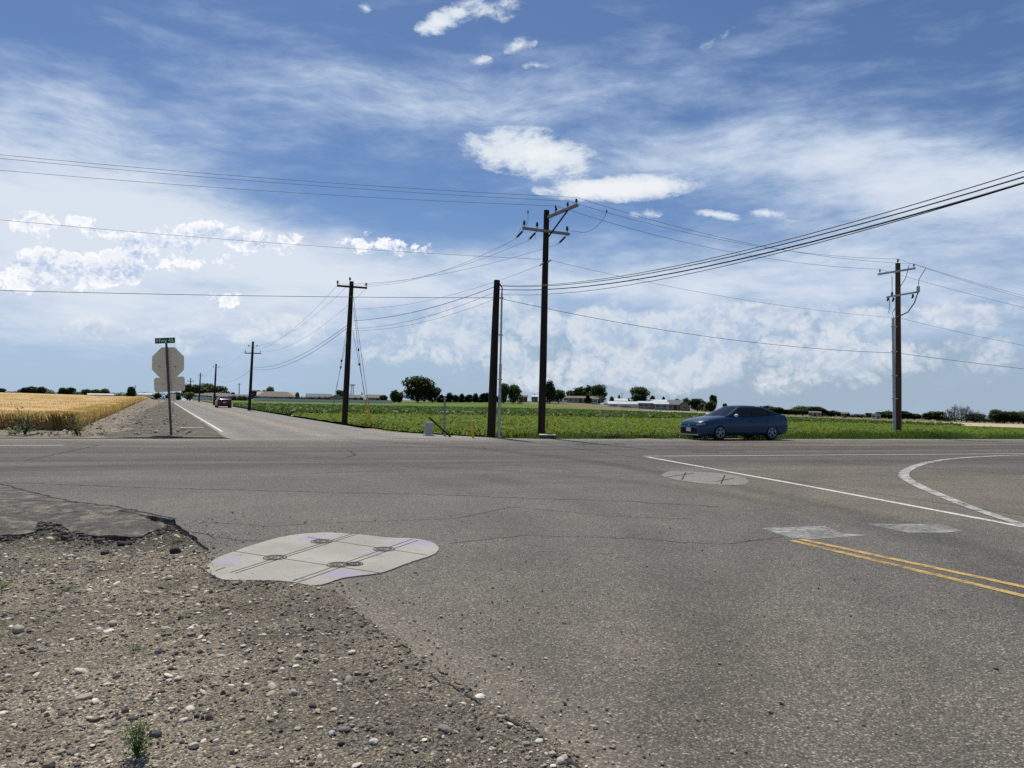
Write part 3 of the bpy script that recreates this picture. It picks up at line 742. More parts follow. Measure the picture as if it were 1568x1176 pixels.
M['pw'] = paintmat('white_road_paint', (.58, .58, .55), .40, 14, .06); M['pw_worn'] = paintmat('worn_white_road_paint', (.44, .45, .44), .50, 14, .16); M['py'] = paintmat('yellow_road_paint', (.50, .325, .095), .43, 12, .08)
M['py_worn'] = paintmat('worn_yellow_road_paint', (.55, .38, .12), .46, 14, .14)
M['pw_arc'] = paintmat('scuffed_white_paint', (.50, .50, .48), .46, 9, .10)
M['crack'] = simple('crack_shadow_dirt', (.035, .033, .03), .95)
def ribbon(name, m, pts, w, z=.004, kind='structure', seg=.5, ter=False):
    P = []
    pts = [Vector((p[0], p[1], 0)) for p in pts]; line = []
    for a, b in zip(pts[:-1], pts[1:]):
        n = max(1, int((b - a).length / seg)); line += [a.lerp(b, i / n) for i in range(n)]
    line.append(pts[-1]); ws = w if callable(w) else (lambda t: w)
    for i, p in enumerate(line):
        d = (line[min(i + 1, len(line) - 1)] - line[max(i - 1, 0)]).normalized(); n = Vector((-d.y, d.x, 0)); t = i / (len(line) - 1)
        zz = z + (float(tz(p.x, p.y)) if ter else 0)
        P.append([(p + n * ws(t) / 2)[:2] + (zz,), (p - n * ws(t) / 2)[:2] + (zz,)])
    return grid_mesh(np.array(P, float), name, m, False, kind)
G = lambda *pp: [flat(x, y) for x, y in pp]
def smoothline(pts, n=8):
    out = []; P = [pts[0]] + list(pts) + [pts[-1]]
    for i in range(1, len(P) - 2):
        for j in range(n):
            t = j / n; a, b, c, d = [Vector(q) for q in P[i - 1:i + 3]]
            out.append(.5 * ((2 * b) + (c - a) * t + (2 * a - 5 * b + 4 * c - d) * t * t + (3 * b - a - 3 * c + d) * t ** 3))
    out.append(Vector(pts[-1])); return out
ribbon('white_line', M['pw'], G((992, 700), (1250, 747), (1562, 806)) + [flat(1562, 806) + (flat(1562, 806) - flat(1250, 747)).normalized() * 3], .13)
ribbon('white_line', M['pw'], [flat(985, 699), flat(1568, 695), flat(1568, 695) + HD * 60], .12, .008)
ribbon('white_line', M['pw_arc'], smoothline(G((1760, 692), (1568, 697), (1470, 702), (1420, 709), (1392, 719), (1384, 729), (1402, 742), (1440, 759), (1490, 779), (1560, 803), (1640, 830))), lambda t: .13 + .09 * math.sin(t * 3.1), .012)
ribbon('yellow_line', M['py'], G((1226, 826), (1568, 899)) + [flat(1568, 899) + (flat(1568, 899) - flat(1226, 826)) * 2], .10)
ribbon('yellow_line', M['py'], G((1213, 828), (1568, 913)) + [flat(1568, 913) + (flat(1568, 913) - flat(1213, 828)) * 2], .10)
hl = lambda q, s0, s1: [H0 + HN * q + HD * s0, H0 + HN * q + HD * s1]
ribbon('yellow_line', M['py_worn'], hl(4.4, 6, 120), .12); ribbon('yellow_line', M['py_worn'], hl(4.75, 8, 120), .10)
ribbon('white_line', M['pw'], [flat(-600, 684), flat(97, 682)], .14); ribbon('white_line', M['pw_worn'], hl(.55, -130, -12), .12)
ribbon('white_line', M['pw_worn'], hl(.45, 9, 120), .12)
ribbon('white_line', M['pw_worn'], G((1225, 676), (1290, 678), (1335, 678)), .22, .009)
ribbon('white_line', M['pw'], [sp(0, 0), sp(0, 300)], .14, .006, ter=True, seg=3)
ribbon('white_line', M['pw_worn'], [sp(6.7, 9), sp(6.7, 300)], .12, .006, ter=True, seg=3)
ribbon('yellow_line', M['py_worn'], [sp(3.30, 1), sp(3.30, 300)], .11, .006, ter=True, seg=3); ribbon('yellow_line', M['py_worn'], [sp(3.62, 1), sp(3.62, 300)], .11, .006, ter=True, seg=3)
p = S0 + SD * 3.0; ribbon('white_line', M['pw'], [p - SN * 1.6, p - SN * .6], .35, .068)
# worn stop bar and faded blocks
slab('stop_bar', M['pw_worn'], [(v.x, v.y) for v in G((1165, 809), (1262, 806), (1290, 817), (1330, 820), (1240, 826), (1212, 824))], .004, 0)
slab('stop_bar', M['pw_worn'], [(v.x, v.y) for v in G((1325, 802), (1440, 803), (1475, 813), (1440, 817), (1390, 816))], .004, 0)
def wmat():
    m, k, b, pos = newmat('worn_concrete_pad')
    big = k.noise(pos, 1.5, 6, .6); f = k.noise(pos, 90, 4, .7); st = k.noise(pos, 12, 5, .7)
    c = k.mix(k.step(big, .3, .7), (.285, .278, .252), (.37, .36, .325))
    c = k.mix(k.step(st, .50, .70, 0, .5), c, (.22, .205, .175)); c = k.mix(k.step(k.noise(pos, 4.0, 6, .7), .55, .68, 0, .45), c, (.25, .22, .175)); v = k.m('MULTIPLY_ADD', f, .5, .75)
    c = k.mix(1, c, k.comb(v, v, v), 'MULTIPLY')
    # faded violet marking spray
    for (x, y, r) in [(flat(352, 860).x, flat(352, 860).y, .13), (flat(520, 882).x, flat(520, 882).y, .16), (flat(545, 886).x, flat(545, 886).y, .12), (flat(640, 832).x, flat(640, 832).y, .26), (flat(480, 826).x, flat(480, 826).y, .22), (flat(575, 846).x, flat(575, 846).y, .15)]:
        dd = k.m('ADD', k.v('DISTANCE', pos, (x, y, .012)), k.m('MULTIPLY_ADD', st, .5, -.25))
        c = k.mix(k.step(dd, 0, r * 1.5, .7, 0), c, (.31, .275, .44))
    k.put(b.inputs['Base Color'], c); b.inputs['Roughness'].default_value = .9; b.inputs['Specular IOR Level'].default_value = .2
    k.put(b.inputs['Normal'], k.bump(k.m('ADD', f, st), .35, .004)); return m
M['concrete'] = wmat(); M['joint'] = simple('dusty_joint', (.10, .095, .08), .95)
pad_px = [(315, 872), (326, 860), (352, 848), (400, 832), (440, 822), (490, 817), (540, 819), (590, 824), (640, 827), (664, 833), (672, 841), (664, 850), (630, 862), (585, 878), (530, 886), (484, 898), (440, 893), (400, 890), (345, 890), (324, 882)]
pad = slab('concrete_pad', M['concrete'], [(v.x + .018 * (fbm(np.array([v.x * 9]), np.array([v.y * 9]), 3)[0] - .5), v.y + .05 * (fbm(np.array([v.x * 7 + 5]), np.array([v.y * 7]), 3)[0] - .5)) for v in smoothline(G(*(pad_px + [pad_px[0]])), 14)[:-1]], .012, .03, None)
tag(pad, 'pale oval concrete pad with jointed panels set in the asphalt edge', 'concrete pad')
for a, b in [((352, 879), (542, 818)), ((448, 892), (632, 827)), ((456, 894), (640, 829)), ((360, 880), (548, 819)), ((358, 846), (585, 880)), ((470, 824), (655, 852)), ((330, 876), (345, 871))]:
    o = ribbon('panel_joint', M['joint'], G(a, b), .010, .0150, None); o.parent = pad
def lidmat():
    m, k, b, pos = newmat('cast_iron_lid'); tc = k.n('ShaderNodeTexCoord').outputs['Object']
    n = k.noise(tc, 40, 4, .6); k.put(b.inputs['Base Color'], k.mix(k.step(n, .4, .65), (.10, .095, .09), (.36, .34, .30))); b.inputs['Roughness'].default_value = .7; b.inputs['Metallic'].default_value = .3
    return m
M['lid'] = lidmat()
def lid(px, py, r, label):
    g = flat(px, py); mb = MB()
    root = empty('valve_cover', (g.x, g.y, .012), 0, label, 'valve cover', 'round iron covers set in the concrete pad')
    seg = 32
    vs = [(r * math.cos(2 * math.pi * i / seg), r * math.sin(2 * math.pi * i / seg), .004) for i in range(seg)]
    MB().add(vs, [list(range(seg))]).build('lid', M['lid'], root)
    ring = MB()
    for rr, w in ((r * 1.05, .006), (r * .80, .004), (r * .52, .004), (r * .24, .004)):
        ring.tube([(rr * math.cos(2 * math.pi * i / 28), rr * math.sin(2 * math.pi * i / 28), .005) for i in range(29)], w * .5, 5, False)
    for i in range(12):
        a = 2 * math.pi * i / 12; ring.tube([(r * .55 * math.cos(a), r * .55 * math.sin(a), .0055), (r * .78 * math.cos(a), r * .78 * math.sin(a), .0055)], .0025, 4)
    ring.build('rim', M['joint'], root)
lid(492, 831, .105, 'round iron cover at the back of the pad, nearest the far joint crossing'); lid(588, 843, .105, 'round iron cover at the right of the concrete pad'); lid(421, 856, .105, 'round iron cover at the left of the concrete pad')
lid(518, 867, .100, 'front left one of the pair of overlapping iron covers'); lid(543, 866, .075, 'smaller iron cover touching its neighbour at the front of the pad')
# second patch beyond
M['patch'] = asphalt('grey_patch', base=(.27, .262, .235), dust=False, speck=.5)
pp = [(1012, 728), (1025, 722), (1060, 722), (1110, 726), (1140, 732), (1146, 739), (1130, 743), (1080, 741), (1030, 734)]
slab('patch', M['patch'], [(v.x, v.y) for v in smoothline(G(*(pp + [pp[0]])), 4)[:-1]], .004, 0)
for a, b in [((1050, 724), (1044, 735)), ((1110, 728), (1104, 741)), ((1062, 725), (1020, 731)), ((1125, 732), (1095, 738))]: ribbon('patch_seam', M['crack'], G(a, b), .028, .008)
def crack(pts, w=.012, z=.0045):
    P = G(*pts); out = []
    for a, b in zip(P[:-1], P[1:]):
        n = max(2, int((b - a).length / .06))
        for i in range(n):
            q = a.lerp(b, i / n); j = (fbm(np.array([q.x * 7]), np.array([q.y * 7 + 3]), 3)[0] - .5) * .16
            out.append(q + Vector((j * .5, j, 0)))
    out.append(P[-1]); ribbon('crack', M['crack'], out, lambda t: w * 1.5 * (.35 + 1.1 * random.random()), z, seg=.06)
crack([(0, 739), (200, 746), (420, 752), (640, 757), (784, 762), (960, 768), (1100, 776)], .014)
crack([(690, 832), (800, 820), (960, 824), (1100, 834), (1200, 822)], .009)
crack([(300, 800), (420, 806), (520, 800), (700, 794), (784, 776), (930, 790), (1060, 795)], .008)
crack([(0, 741), (60, 757), (110, 768), (180, 776), (268, 795)], .03); crack([(-60, 764), (40, 766), (118, 769)], .03)
crack([(90, 782), (120, 781)], .02)
crack([(295, 812), (330, 822), (370, 828), (410, 828)], .010)
crack([(95, 676), (150, 682), (40, 705)], .02); crack([(535, 690), (545, 697), (530, 700)], .03); crack([(1060, 692), (1100, 693)], .10); crack([(1120, 692), (1140, 693)], .08)
crack([(560, 683), (784, 688), (960, 689), (1140, 690)], .03); crack([(0, 706), (300, 704), (500, 707)], .02); crack([(420, 728), (784, 712), (900, 722)], .012)
crack([(1230, 705), (1400, 716), (1568, 727)], .02)
crack([(655, 1030), (700, 1052), (745, 1078), (790, 1106), (840, 1140), (880, 1166), (905, 1184)], .011, .005)
crack([(510, 906), (540, 932), (575, 962)], .012, .005)
# tilted, darker asphalt lip along the ledge, broken off at its near side
def broken_lip():
    tops = [tuple(flat(x, y)[:2]) for x, y in TOPL]; bot = [tuple(p) for p in edge_fine[:i268 + 1]]
    poly = tops + bot[::-1]; cs = .022
    xs = np.arange(-9.5, -4.0, cs); ys = np.arange(9.0, 13.6, cs); nx, ny = len(xs), len(ys)
    X, Y = np.meshgrid(xs, ys, indexing='ij'); jx = (fbm(X, Y, 2, 9) - .5) * .03
    XX = X + jx; YY = Y + (fbm(X + 7, Y, 2, 9) - .5) * .05
    cx_, cy_ = X[:-1, :-1] + cs / 2, Y[:-1, :-1] + cs / 2
    d = np.full(X.shape, 9.0)
    for ex, ey in bot[::1]:
        if -10.5 < ex < -3.5: d = np.minimum(d, np.hypot(X - ex, Y - ey))
    Z = .003 - .075 * np.clip(1 - d / 1.1, 0, 1) ** 1.5 + .05 * np.clip(1.4 - d, 0, 1) * (fbm(X, Y, 4, 3) - .5) + .020 * (fbm(X, Y, 3, 14) - .5) * np.clip(1.2 - d, 0, 1)
    topd = np.interp(X, sorted(t[0] for t in tops), [t[1] for t in sorted(tops)]) - Y; Z = np.where(topd < .08, .002, Z)
    keep = inpoly(cx_, cy_, poly); idx = -np.ones((nx, ny), int); V = []; Fs = []
    ii, jj = np.nonzero(keep)
    used = np.zeros((nx, ny), bool)
    for a_, b_ in ((0, 0), (1, 0), (1, 1), (0, 1)): used[ii + a_, jj + b_] = True
    idx[used] = np.arange(used.sum()); top = np.stack([XX[used], YY[used], Z[used]], -1)
    low = top.copy(); low[:, 2] = -.17; low[:, 1] -= .015; mid = top.copy(); rr = fbm(top[:, 0], top[:, 1], 3, 14); mid[:, 2] -= .035 + .03 * rr; mid[:, 1] -= .05 * (rr - .35); mid[:, 0] += .04 * (rr - .5)
    n = len(top); Fs = [np.stack([idx[ii, jj], idx[ii + 1, jj], idx[ii + 1, jj + 1], idx[ii, jj + 1]], -1)]
    K = np.pad(keep, 1)
    for di, dj, c0, c1 in ((0, -1, (0, 0), (1, 0)), (0, 1, (1, 1), (0, 1)), (-1, 0, (0, 1), (0, 0)), (1, 0, (1, 0), (1, 1))):
        m_ = keep & ~K[1 + di:1 + di + keep.shape[0], 1 + dj:1 + dj + keep.shape[1]]; a1, b1 = np.nonzero(m_)
        p = idx[a1 + c0[0], b1 + c0[1]]; q = idx[a1 + c1[0], b1 + c1[1]]
        Fs.append(np.stack([q, p, p + n, q + n], -1)); Fs.append(np.stack([q + n, p + n, p + 2 * n, q + 2 * n], -1))
    me = npmesh('broken_asphalt_lip', np.concatenate([top, mid, low]), np.concatenate(Fs), False)
    tag(link('broken_asphalt_lip', me, M['asphalt_dark']), kind='structure')
broken_lip()
def rubble():
    bt = [p for p in edge_fine[:i268 + 12] if p.x > -8.5]; n = 900; V = []; P_ = []
    for _ in range(n):
        b_ = random.choice(bt); P_.append((b_.x + random.gauss(0, .08), b_.y - abs(random.gauss(0, .16)) + .02))
    P_ = np.array(P_); s_ = np.exp(RNG.normal(np.log(.016), .55, n)).clip(.006, .055)
    V, Fc, C = stone_field(n, s_, P_, gz(P_[:, 0], P_[:, 1]) + s_ * .3, 1, .7, palette=[(.055, .052, .047), (.08, .075, .066), (.11, .10, .085), (.04, .038, .036)])
    tag(link('asphalt_rubble', npmesh('asphalt_rubble', V, Fc, False, C), M['stones']), 'dark crumbs of broken asphalt along the ledge', 'rubble', kind='stuff')
rubble()

# ------------------------------------------------------------------ fields
def leaf_quads(pos, size, tilt=.7, aspect=1.0, upright=False):
    n = len(pos); a = RNG.uniform(0, 6.28, n); d1 = np.stack([np.cos(a), np.sin(a), RNG.normal(0, .35, n)], -1)
    if upright:
        d2 = np.stack([RNG.normal(0, .25, n), RNG.normal(0, .25, n), np.ones(n)], -1)
    else:
        d2 = np.stack([-np.sin(a), np.cos(a), RNG.normal(0, tilt, n)], -1)
    d1 /= np.linalg.norm(d1, axis=1)[:, None]; d2 /= np.linalg.norm(d2, axis=1)[:, None]
    s = size[:, None]; u = d1 * s * .5; w = d2 * s * .5 * aspect
    V = np.stack([pos - w, pos + u * .9, pos + w, pos - u * .9], 1).reshape(-1, 3)
    Fc = np.arange(4 * n).reshape(-1, 4); return V, Fc
def fan_pts(n, a0, a1, r0, r1, power=1.0):
    a = np.radians(RNG.uniform(a0, a1, n)); u = RNG.random(n) ** power; r = np.sqrt(r0 * r0 + u * (r1 * r1 - r0 * r0)); return np.stack([r * np.sin(a), r * np.cos(a)], -1)
S_line = [(-900, 700), (0, 690), (380, 655), (480, 660), (560, 657), (620, 665), (700, 670), (784, 671), (1568, 674.5), (2400, 690)]
# boundary of green fields: right of street + beyond highway
def q_of(p): return -((p[:, 0] - H0.x) * HN.x + (p[:, 1] - H0.y) * HN.y)      # metres beyond the far edge
def s_of(p): return (p[:, 0] - S0.x) * SN.x + (p[:, 1] - S0.y) * SN.y         # metres right of the street's left line
def lon_of(p): return (p[:, 0] - S0.x) * SD.x + (p[:, 1] - S0.y) * SD.y
def green_ok(p, q0=1.6):
    s = lon_of(p); flare = 7.6 + 3.8 * np.clip((2 - s) / 8.5, 0, 1) ** 2
    return (q_of(p) > q0) & (s_of(p) > flare)
low = [(-1, 0)]
def world_field(name, m, q0, q1, s_right, h, na=150, nb=60, bumps=.12, aw=None, kind='structure'):
    """field strip between two lines parallel to the highway, clipped by the street on its left"""
    P = np.zeros((na, nb, 3))
    for j in range(nb):
        q = q0 + (q1 - q0) * (j / (nb - 1)) ** 1.6
        base = H0 - HN * q
        # left end on the street verge
        b = S0 + SN * 8.9
        for _ in range(1): pass
        # solve base + HD*t == S0+SN*w+SD*s
        w = 7.7
        for it in range(6):
            A = np.array([[HD.x, -SD.x], [HD.y, -SD.y]]); rhs = np.array([S0.x + SN.x * w - base.x, S0.y + SN.y * w - base.y]); t, s = np.linalg.solve(A, rhs)
            w = 7.7 + 3.8 * max(0, min(1, (2 - s) / 8.5)) ** 2
        for i in range(na):
            tt = t + (s_right - t) * (i / (na - 1)) ** 1.3; p = base + HD * tt
            P[i, j] = (p.x, p.y, 0)
    P[..., 2] = tz(P[..., 0], P[..., 1]) + h + bumps * (fbm(P[..., 0], P[..., 1], 3, .8) - .5)
    P[:, 0, 2] -= h + .03; P[0, :, 2] -= h; P[:, -1, 2] -= h
    return grid_mesh(P, name, m, True, kind)
tag(world_field('crop_field', M['canopy'], 1.3, 38, 220, .12), 'low bright green leafy crop in the field just beyond the highway', 'crop field', kind='stuff')
world_field('dirt_strip', M['pale_earth'], 37.6, 39.6, 260, .05, 60, 3, 0)
tag(world_field('dark_crop_field', M['canopy_dark'], 39.4, 96, 60, .30), 'taller dark green crop strip behind the bright green field', 'crop field', kind='stuff')
tag(world_field('distant_crop_field', M['canopy_far'], 99, 330, 60, .2, 80, 40), 'pale green far field below the farm buildings', 'crop field', kind='stuff')
world_field('farm_track', M['pale_earth'], 95.5, 99.5, 55, .03, 60, 3, 0)
pxstrip('stubble_field', M['pale_earth'], [(930, 629), (1060, 636), (1200, 642.5), (1400, 650), (1568, 655.5), (2400, 690)], [(930, 628), (1060, 630.5), (1200, 638.5), (1400, 645.5), (1568, 650), (2400, 680)], 8, .05, 15)
pxstrip('crop_strip', M['canopy_dark'], [(990, 637), (1060, 642), (1200, 647.5), (1330, 650.5), (1568, 656.5), (2300, 690)], [(990, 632), (1060, 636), (1200, 642), (1330, 647.5), (1568, 656), (2300, 689)], 6, .07, 15)
def crop_plants():
    p = fan_pts(150000, -22, 40, 30, 46); p = p[green_ok(p, 1.2) & (q_of(p) < 37)]
    p2 = fan_pts(150000, -24, 40, 46, 92); p2 = p2[green_ok(p2, 2) & (q_of(p2) < 37.4)]
    def rows(p, sp_=.56):
        s = q_of(p); ph = (s / sp_ + .1 * np.sin(p[:, 0])) % 1.0; return np.exp(-((ph - .5) / .33) ** 2)
    V = []; 
    for q, base in ((p, .13), (p2, .17)):
        ht = rows(q); keep = RNG.random(len(q)) < .25 + .75 * ht; q = q[keep]; ht = ht[keep]
        patch = fbm(q[:, 0], q[:, 1], 3, .35)
        z = tz(q[:, 0], q[:, 1]) + .05 + (.08 + .20 * ht) * RNG.random(len(q)) * (.6 + .8 * patch)
        V.append((np.stack([q[:, 0], q[:, 1], z], -1), RNG.uniform(.7, 1.3, len(q)) * base))
    P = np.concatenate([v[0] for v in V]); S = np.concatenate([v[1] for v in V])
    v, f = leaf_quads(P, S); o = link('crop_leaves', npmesh('crop_leaves', v, f), M['crop']); tag(o, 'bright green crop leaves standing in rows beyond the highway', 'crop', kind='stuff')
    p = fan_pts(110000, -26, 34, 66, 150); q = q_of(p); p = p[green_ok(p) & (q > 39.6) & (q < 95.5) & ((p[:, 0] * HD.x + p[:, 1] * HD.y) < 75)]
    z = tz(p[:, 0], p[:, 1]) + .25 + .22 * RNG.random(len(p)); v, f = leaf_quads(np.stack([p[:, 0], p[:, 1], z], -1), RNG.uniform(.25, .45, len(p)))
    tag(link('dark_crop_leaves', npmesh('dark_crop_leaves', v, f), M['cropd']), 'dark green leaves of the second crop strip', 'crop', kind='stuff')
crop_plants()
def roadside_grass():
    n = 30000; t = RNG.uniform(-8, 60, n); q = np.abs(RNG.normal(0, .9, n)) + .25
    base = np.array(H0)[None, :2] + np.outer(t, np.array(HD)[:2]) - np.outer(q, np.array(HN)[:2])
    cl = fbm(base[:, 0], base[:, 1], 3, .6); k = (cl + .16 * (t > 12) > .46) & green_ok(base, .3); p = base[k]; cl = cl[k]; t = t[k]
    L = RNG.uniform(.10, .34, len(p)) * (.5 + cl) * np.where(t > 14, 1.25, .8)
    dx = RNG.normal(0, .35, (len(p), 2)) * L[:, None]; w = .010
    z = tz(p[:, 0], p[:, 1]) - .03; a = RNG.uniform(0, 3.14, len(p)); ox = np.cos(a) * w; oy = np.sin(a) * w
    V = np.stack([np.stack([p[:, 0] - ox, p[:, 1] - oy, z], -1), np.stack([p[:, 0] + ox, p[:, 1] + oy, z], -1), np.stack([p[:, 0] + dx[:, 0] + ox * .2, p[:, 1] + dx[:, 1] + oy * .2, z + L], -1), np.stack([p[:, 0] + dx[:, 0] * .5 - ox, p[:, 1] + dx[:, 1] * .5 - oy, z + L * .6], -1)], 1)
    Fc = np.arange(4 * len(p)).reshape(-1, 4); dry = RNG.random(len(p)) < .42
    tag(link('roadside_grass', npmesh('roadside_grass', V.reshape(-1, 3), Fc, mi=dry.astype(int)), [M['weed'], M['drygrass']]), 'mixed green and dry grass along the far highway edge', 'grass', kind='stuff')
roadside_grass()
# wheat
WB = Vector((-17.9, 31.6, 0))
def wheat():
    nu, nv = 140, 130; P = np.zeros((nu, nv, 3))
    for i in range(nu):
        u = 140 * (i / (nu - 1)) ** 1.7
        for j in range(nv):
            v = 430 * (j / (nv - 1)) ** 2.0; p = WB - HD * u + SD * v; P[i, j] = (p.x, p.y, 0)
    hgt = .70 + .16 * (fbm(P[..., 0], P[..., 1], 3, .25) - .5) + .10 * (fbm(P[..., 0], P[..., 1], 2, 2.5) - .5)
    P[..., 2] = tz(P[..., 0], P[..., 1]) + hgt; P[0, :, 2] -= .62; P[:, 0, 2] -= .55; P[:, 1, 2] -= .1
    o = grid_mesh(P, 'wheat_field', M['wheat_top'], True, None); tag(o, 'ripe golden wheat field left of the side street', 'wheat field', kind='stuff')
    n = 260000; u = 75 * RNG.random(n) ** 1.5; v = 150 * RNG.random(n) ** 2.2
    edge = RNG.random(n) < .22; u = np.where(edge, RNG.random(n) * .8, u)
    x = WB.x - HD.x * u + SD.x * v; y = WB.y - HD.y * u + SD.y * v
    k = np.abs(x / y + .42) < .42; x, y, u, v = x[k], y[k], u[k], v[k]; n = len(x)
    L = RNG.uniform(.55, .86, n) * (.88 + .3 * (fbm(x, y, 3, .5) - .3)); lean = RNG.normal(0, .10, (n, 2)); z0 = tz(x, y) - .03
    dist = np.hypot(x, y); w = .0045 + dist * .00022; a = RNG.uniform(0, 3.14, n); ox, oy = np.cos(a) * w, np.sin(a) * w
    b = np.stack([x, y], -1)
    V = np.stack([np.stack([x - ox * .5, y - oy * .5, z0], -1), np.stack([x + ox * .5, y + oy * .5, z0], -1), np.stack([x + lean[:, 0] + ox * 1.2, y + lean[:, 1] + oy * 1.2, z0 + L * .93], -1), np.stack([x + lean[:, 0] * 1.2 - ox, y + lean[:, 1] * 1.2 - oy, z0 + L], -1)], 1)
    tag(link('wheat_stalks', npmesh('wheat_stalks', V.reshape(-1, 3), np.arange(4 * n).reshape(-1, 4)), M['wheat']), 'golden wheat stalks standing along the field edge', 'wheat', kind='stuff')
wheat()
# verge between wheat and the side street
def verge():
    nu, nv = 60, 120; P = np.zeros((nu, nv, 3))
    for j in range(nv):
        s = -5 + 305 * (j / (nv - 1)) ** 1.8
        for i in range(nu):
            a = -9.5 + 9.2 * i / (nu - 1) if s > 2 else -9.5 - (2 - s) * 2 + (9.2 + (2 - s) * 2) * i / (nu - 1)
            p = S0 + SN * a + SD * s; q = (p - H0).dot(HN)
            if q > -.03: p = p - HN * (q + .03)
            side = 1 - i / (nu - 1)
            P[i, j] = (p.x, p.y, 0)
    sd = np.linspace(1, 0, nu)[:, None]
    P[..., 2] = tz(P[..., 0], P[..., 1]) + .005 + .30 * np.clip(sd - .35, 0, 1) * np.clip(fbm(P[..., 0], P[..., 1], 4, 1.1) - .25, 0, 1) + .03 * fbm(P[..., 0], P[..., 1], 3, 4)
    P[-1, :, 2] = tz(P[-1, :, 0], P[-1, :, 1]) - .02
    grid_mesh(P, 'dirt_verge', M['verge'], True)
    n = 2000; s = 90 * RNG.random(n) ** 1.6 - 3.5; a = -9.2 + 8.0 * RNG.random(n) ** 1.2; x = S0.x + SN.x * a + SD.x * s; y = S0.y + SN.y * a + SD.y * s
    k = ((x - H0.x) * HN.x + (y - H0.y) * HN.y < -.4); x, y = x[k], y[k]; sz = np.exp(RNG.normal(np.log(.03), .45, len(x))).clip(.012, .09)
    V, Fc, C = stone_field(len(x), sz, np.stack([x, y], -1), tz(x, y) + .06 + sz * .3, 1, .6, palette=PAL)
    tag(link('verge_stones', npmesh('verge_stones', V, Fc, False, C), M['stones']), 'broken stones and clods on the verge beside the side street', 'stones', kind='stuff')
    # dark gravelly shoulder between the white line and the verge
    ss = np.concatenate([np.linspace(-7, 10, 30), np.geomspace(11, 280, 50)]); P2 = np.zeros((len(ss), 10, 3))
    for i, s2 in enumerate(ss):
        wd = 3.9 - .5 * math.sin(s2 * .7) if s2 < 30 else 3.9 * max(.3, 1 - (s2 - 30) / 160)
        for j in range(10):
            p = S0 + SN * (-.15 - wd * j / 9) + SD * s2; q = (p - H0).dot(HN)
            if q > -.03: p = p - HN * (q + .03)
            P2[i, j] = (p.x, p.y, 0)
    P2[..., 2] = tz(P2[..., 0], P2[..., 1]) + .030 + .03 * fbm(P2[..., 0], P2[..., 1], 3, 3); P2[:, 0, 2] -= .05; P2[:, -1, 2] -= .03; P2[0, :, 2] -= .04
    grid_mesh(P2, 'gravel_strip', M['shoulder'], True)
    # strip in front of the wheat
    P = np.zeros((80, 6, 3))
    for i in range(80):
        t = -17.5 - 90 * (i / 79) ** 1.4
        for j in range(6):
            p = H0 + HD * t - HN * (.03 + 5.6 * j / 5) + HD * 0; P[i, j] = (p.x, p.y, -.01 + .10 * fbm(np.array([p.x]), np.array([p.y]), 3, 1.5)[0] * (1 if j else 0))
    grid_mesh(P, 'field_margin', M['verge'])
verge()

# ------------------------------------------------------------------ plants
def weed(loc, h, n, spread, label, name='weed', lm=None, leafs=.02, grp=None, seed=1, droop=.2):
    rs = random.Random(seed); root = empty(name, loc, 0, label, name.replace('_', ' '), grp)
    st = MB(); P = []; S = []
    for i in range(n):
        a = rs.uniform(0, 6.28); l = h * rs.uniform(.55, 1.0); tip = Vector((math.cos(a) * spread * rs.uniform(.2, 1), math.sin(a) * spread * rs.uniform(.2, 1), l))
        pts = [Vector((0, 0, 0)).lerp(tip, t) + Vector((0, 0, -droop * l * (t - t * t) * -1)) for t in (0, .35, .7, 1)]
        st.tube(pts, [h * .012, h * .009, h * .006, h * .003], 5)
        for k_ in range(int(14)):
            t = rs.uniform(.2, 1.0); q = Vector((0, 0, 0)).lerp(tip, t) + Vector((rs.gauss(0, leafs * 1.1), rs.gauss(0, leafs * 1.1), rs.gauss(0, leafs * .6)))
            P.append(q[:]); S.append(leafs * rs.uniform(.7, 1.5))
    st.build('stem', M['weed'], root)
    v, f = leaf_quads(np.array(P), np.array(S), .6, .45); link('foliage', npmesh('foliage', v, f), lm or M['weed'], root)
    return root
def on(px, py): g = flat(px, py); return (g.x, g.y, float(gz(g.x, g.y)))
weed(on(210, 1158), .19, 24, .075, 'bushy little green weed growing in the gravel near the bottom left', leafs=.019, seed=3)
weed(on(272, 822), .07, 12, .10, 'bright green tuft at the end of the broken asphalt ledge', leafs=.022, seed=4)
weed(on(102, 903), .05, 8, .05, 'tiny green sprig in the dirt left of the concrete pad', leafs=.015, seed=5)
weed(on(6, 898), .07, 10, .09, 'low green weed at the left edge of the dirt', leafs=.02, seed=6)
weed(on(80, 822), .05, 8, .05, 'small sprig below the notch in the asphalt ledge', leafs=.014, seed=7)
weed(on(208, 990), .03, 7, .04, 'flat yellow green sprig among the pale pebbles', leafs=.014, seed=8)
def hw(px, py, dz=0): g = flat(px, py); return (g.x, g.y, dz)
weed(hw(38, 667), 1.15, 16, .42, 'tall grey green weed in front of the wheat at the far left', leafs=.11, seed=9, lm=M['weed_grey'])
weed(hw(118, 668), .80, 14, .42, 'smaller leafy weed in front of the corner of the wheat', leafs=.10, seed=10, lm=M['weed_grey'])
weed(hw(20, 668), .45, 12, .6, 'low spreading weed at the foot of the tall weed', leafs=.09, seed=12)
weed(hw(940, 671), .42, 22, .60, 'dark green bush of weeds at the highway edge right of the tall poles', leafs=.09, seed=11)
weed(hw(925, 671), .30, 12, .50, 'low weeds beside the dark green roadside bush', leafs=.08, seed=14)
weed(hw(1020, 672), .30, 14, .50, 'green weeds just ahead of the blue sedan', leafs=.08, seed=15)
weed(hw(888, 670), .40, 4, .12, 'lone dry stalk weed between the pole and the dark bush', leafs=.05, seed=16, lm=M['drygrass'])

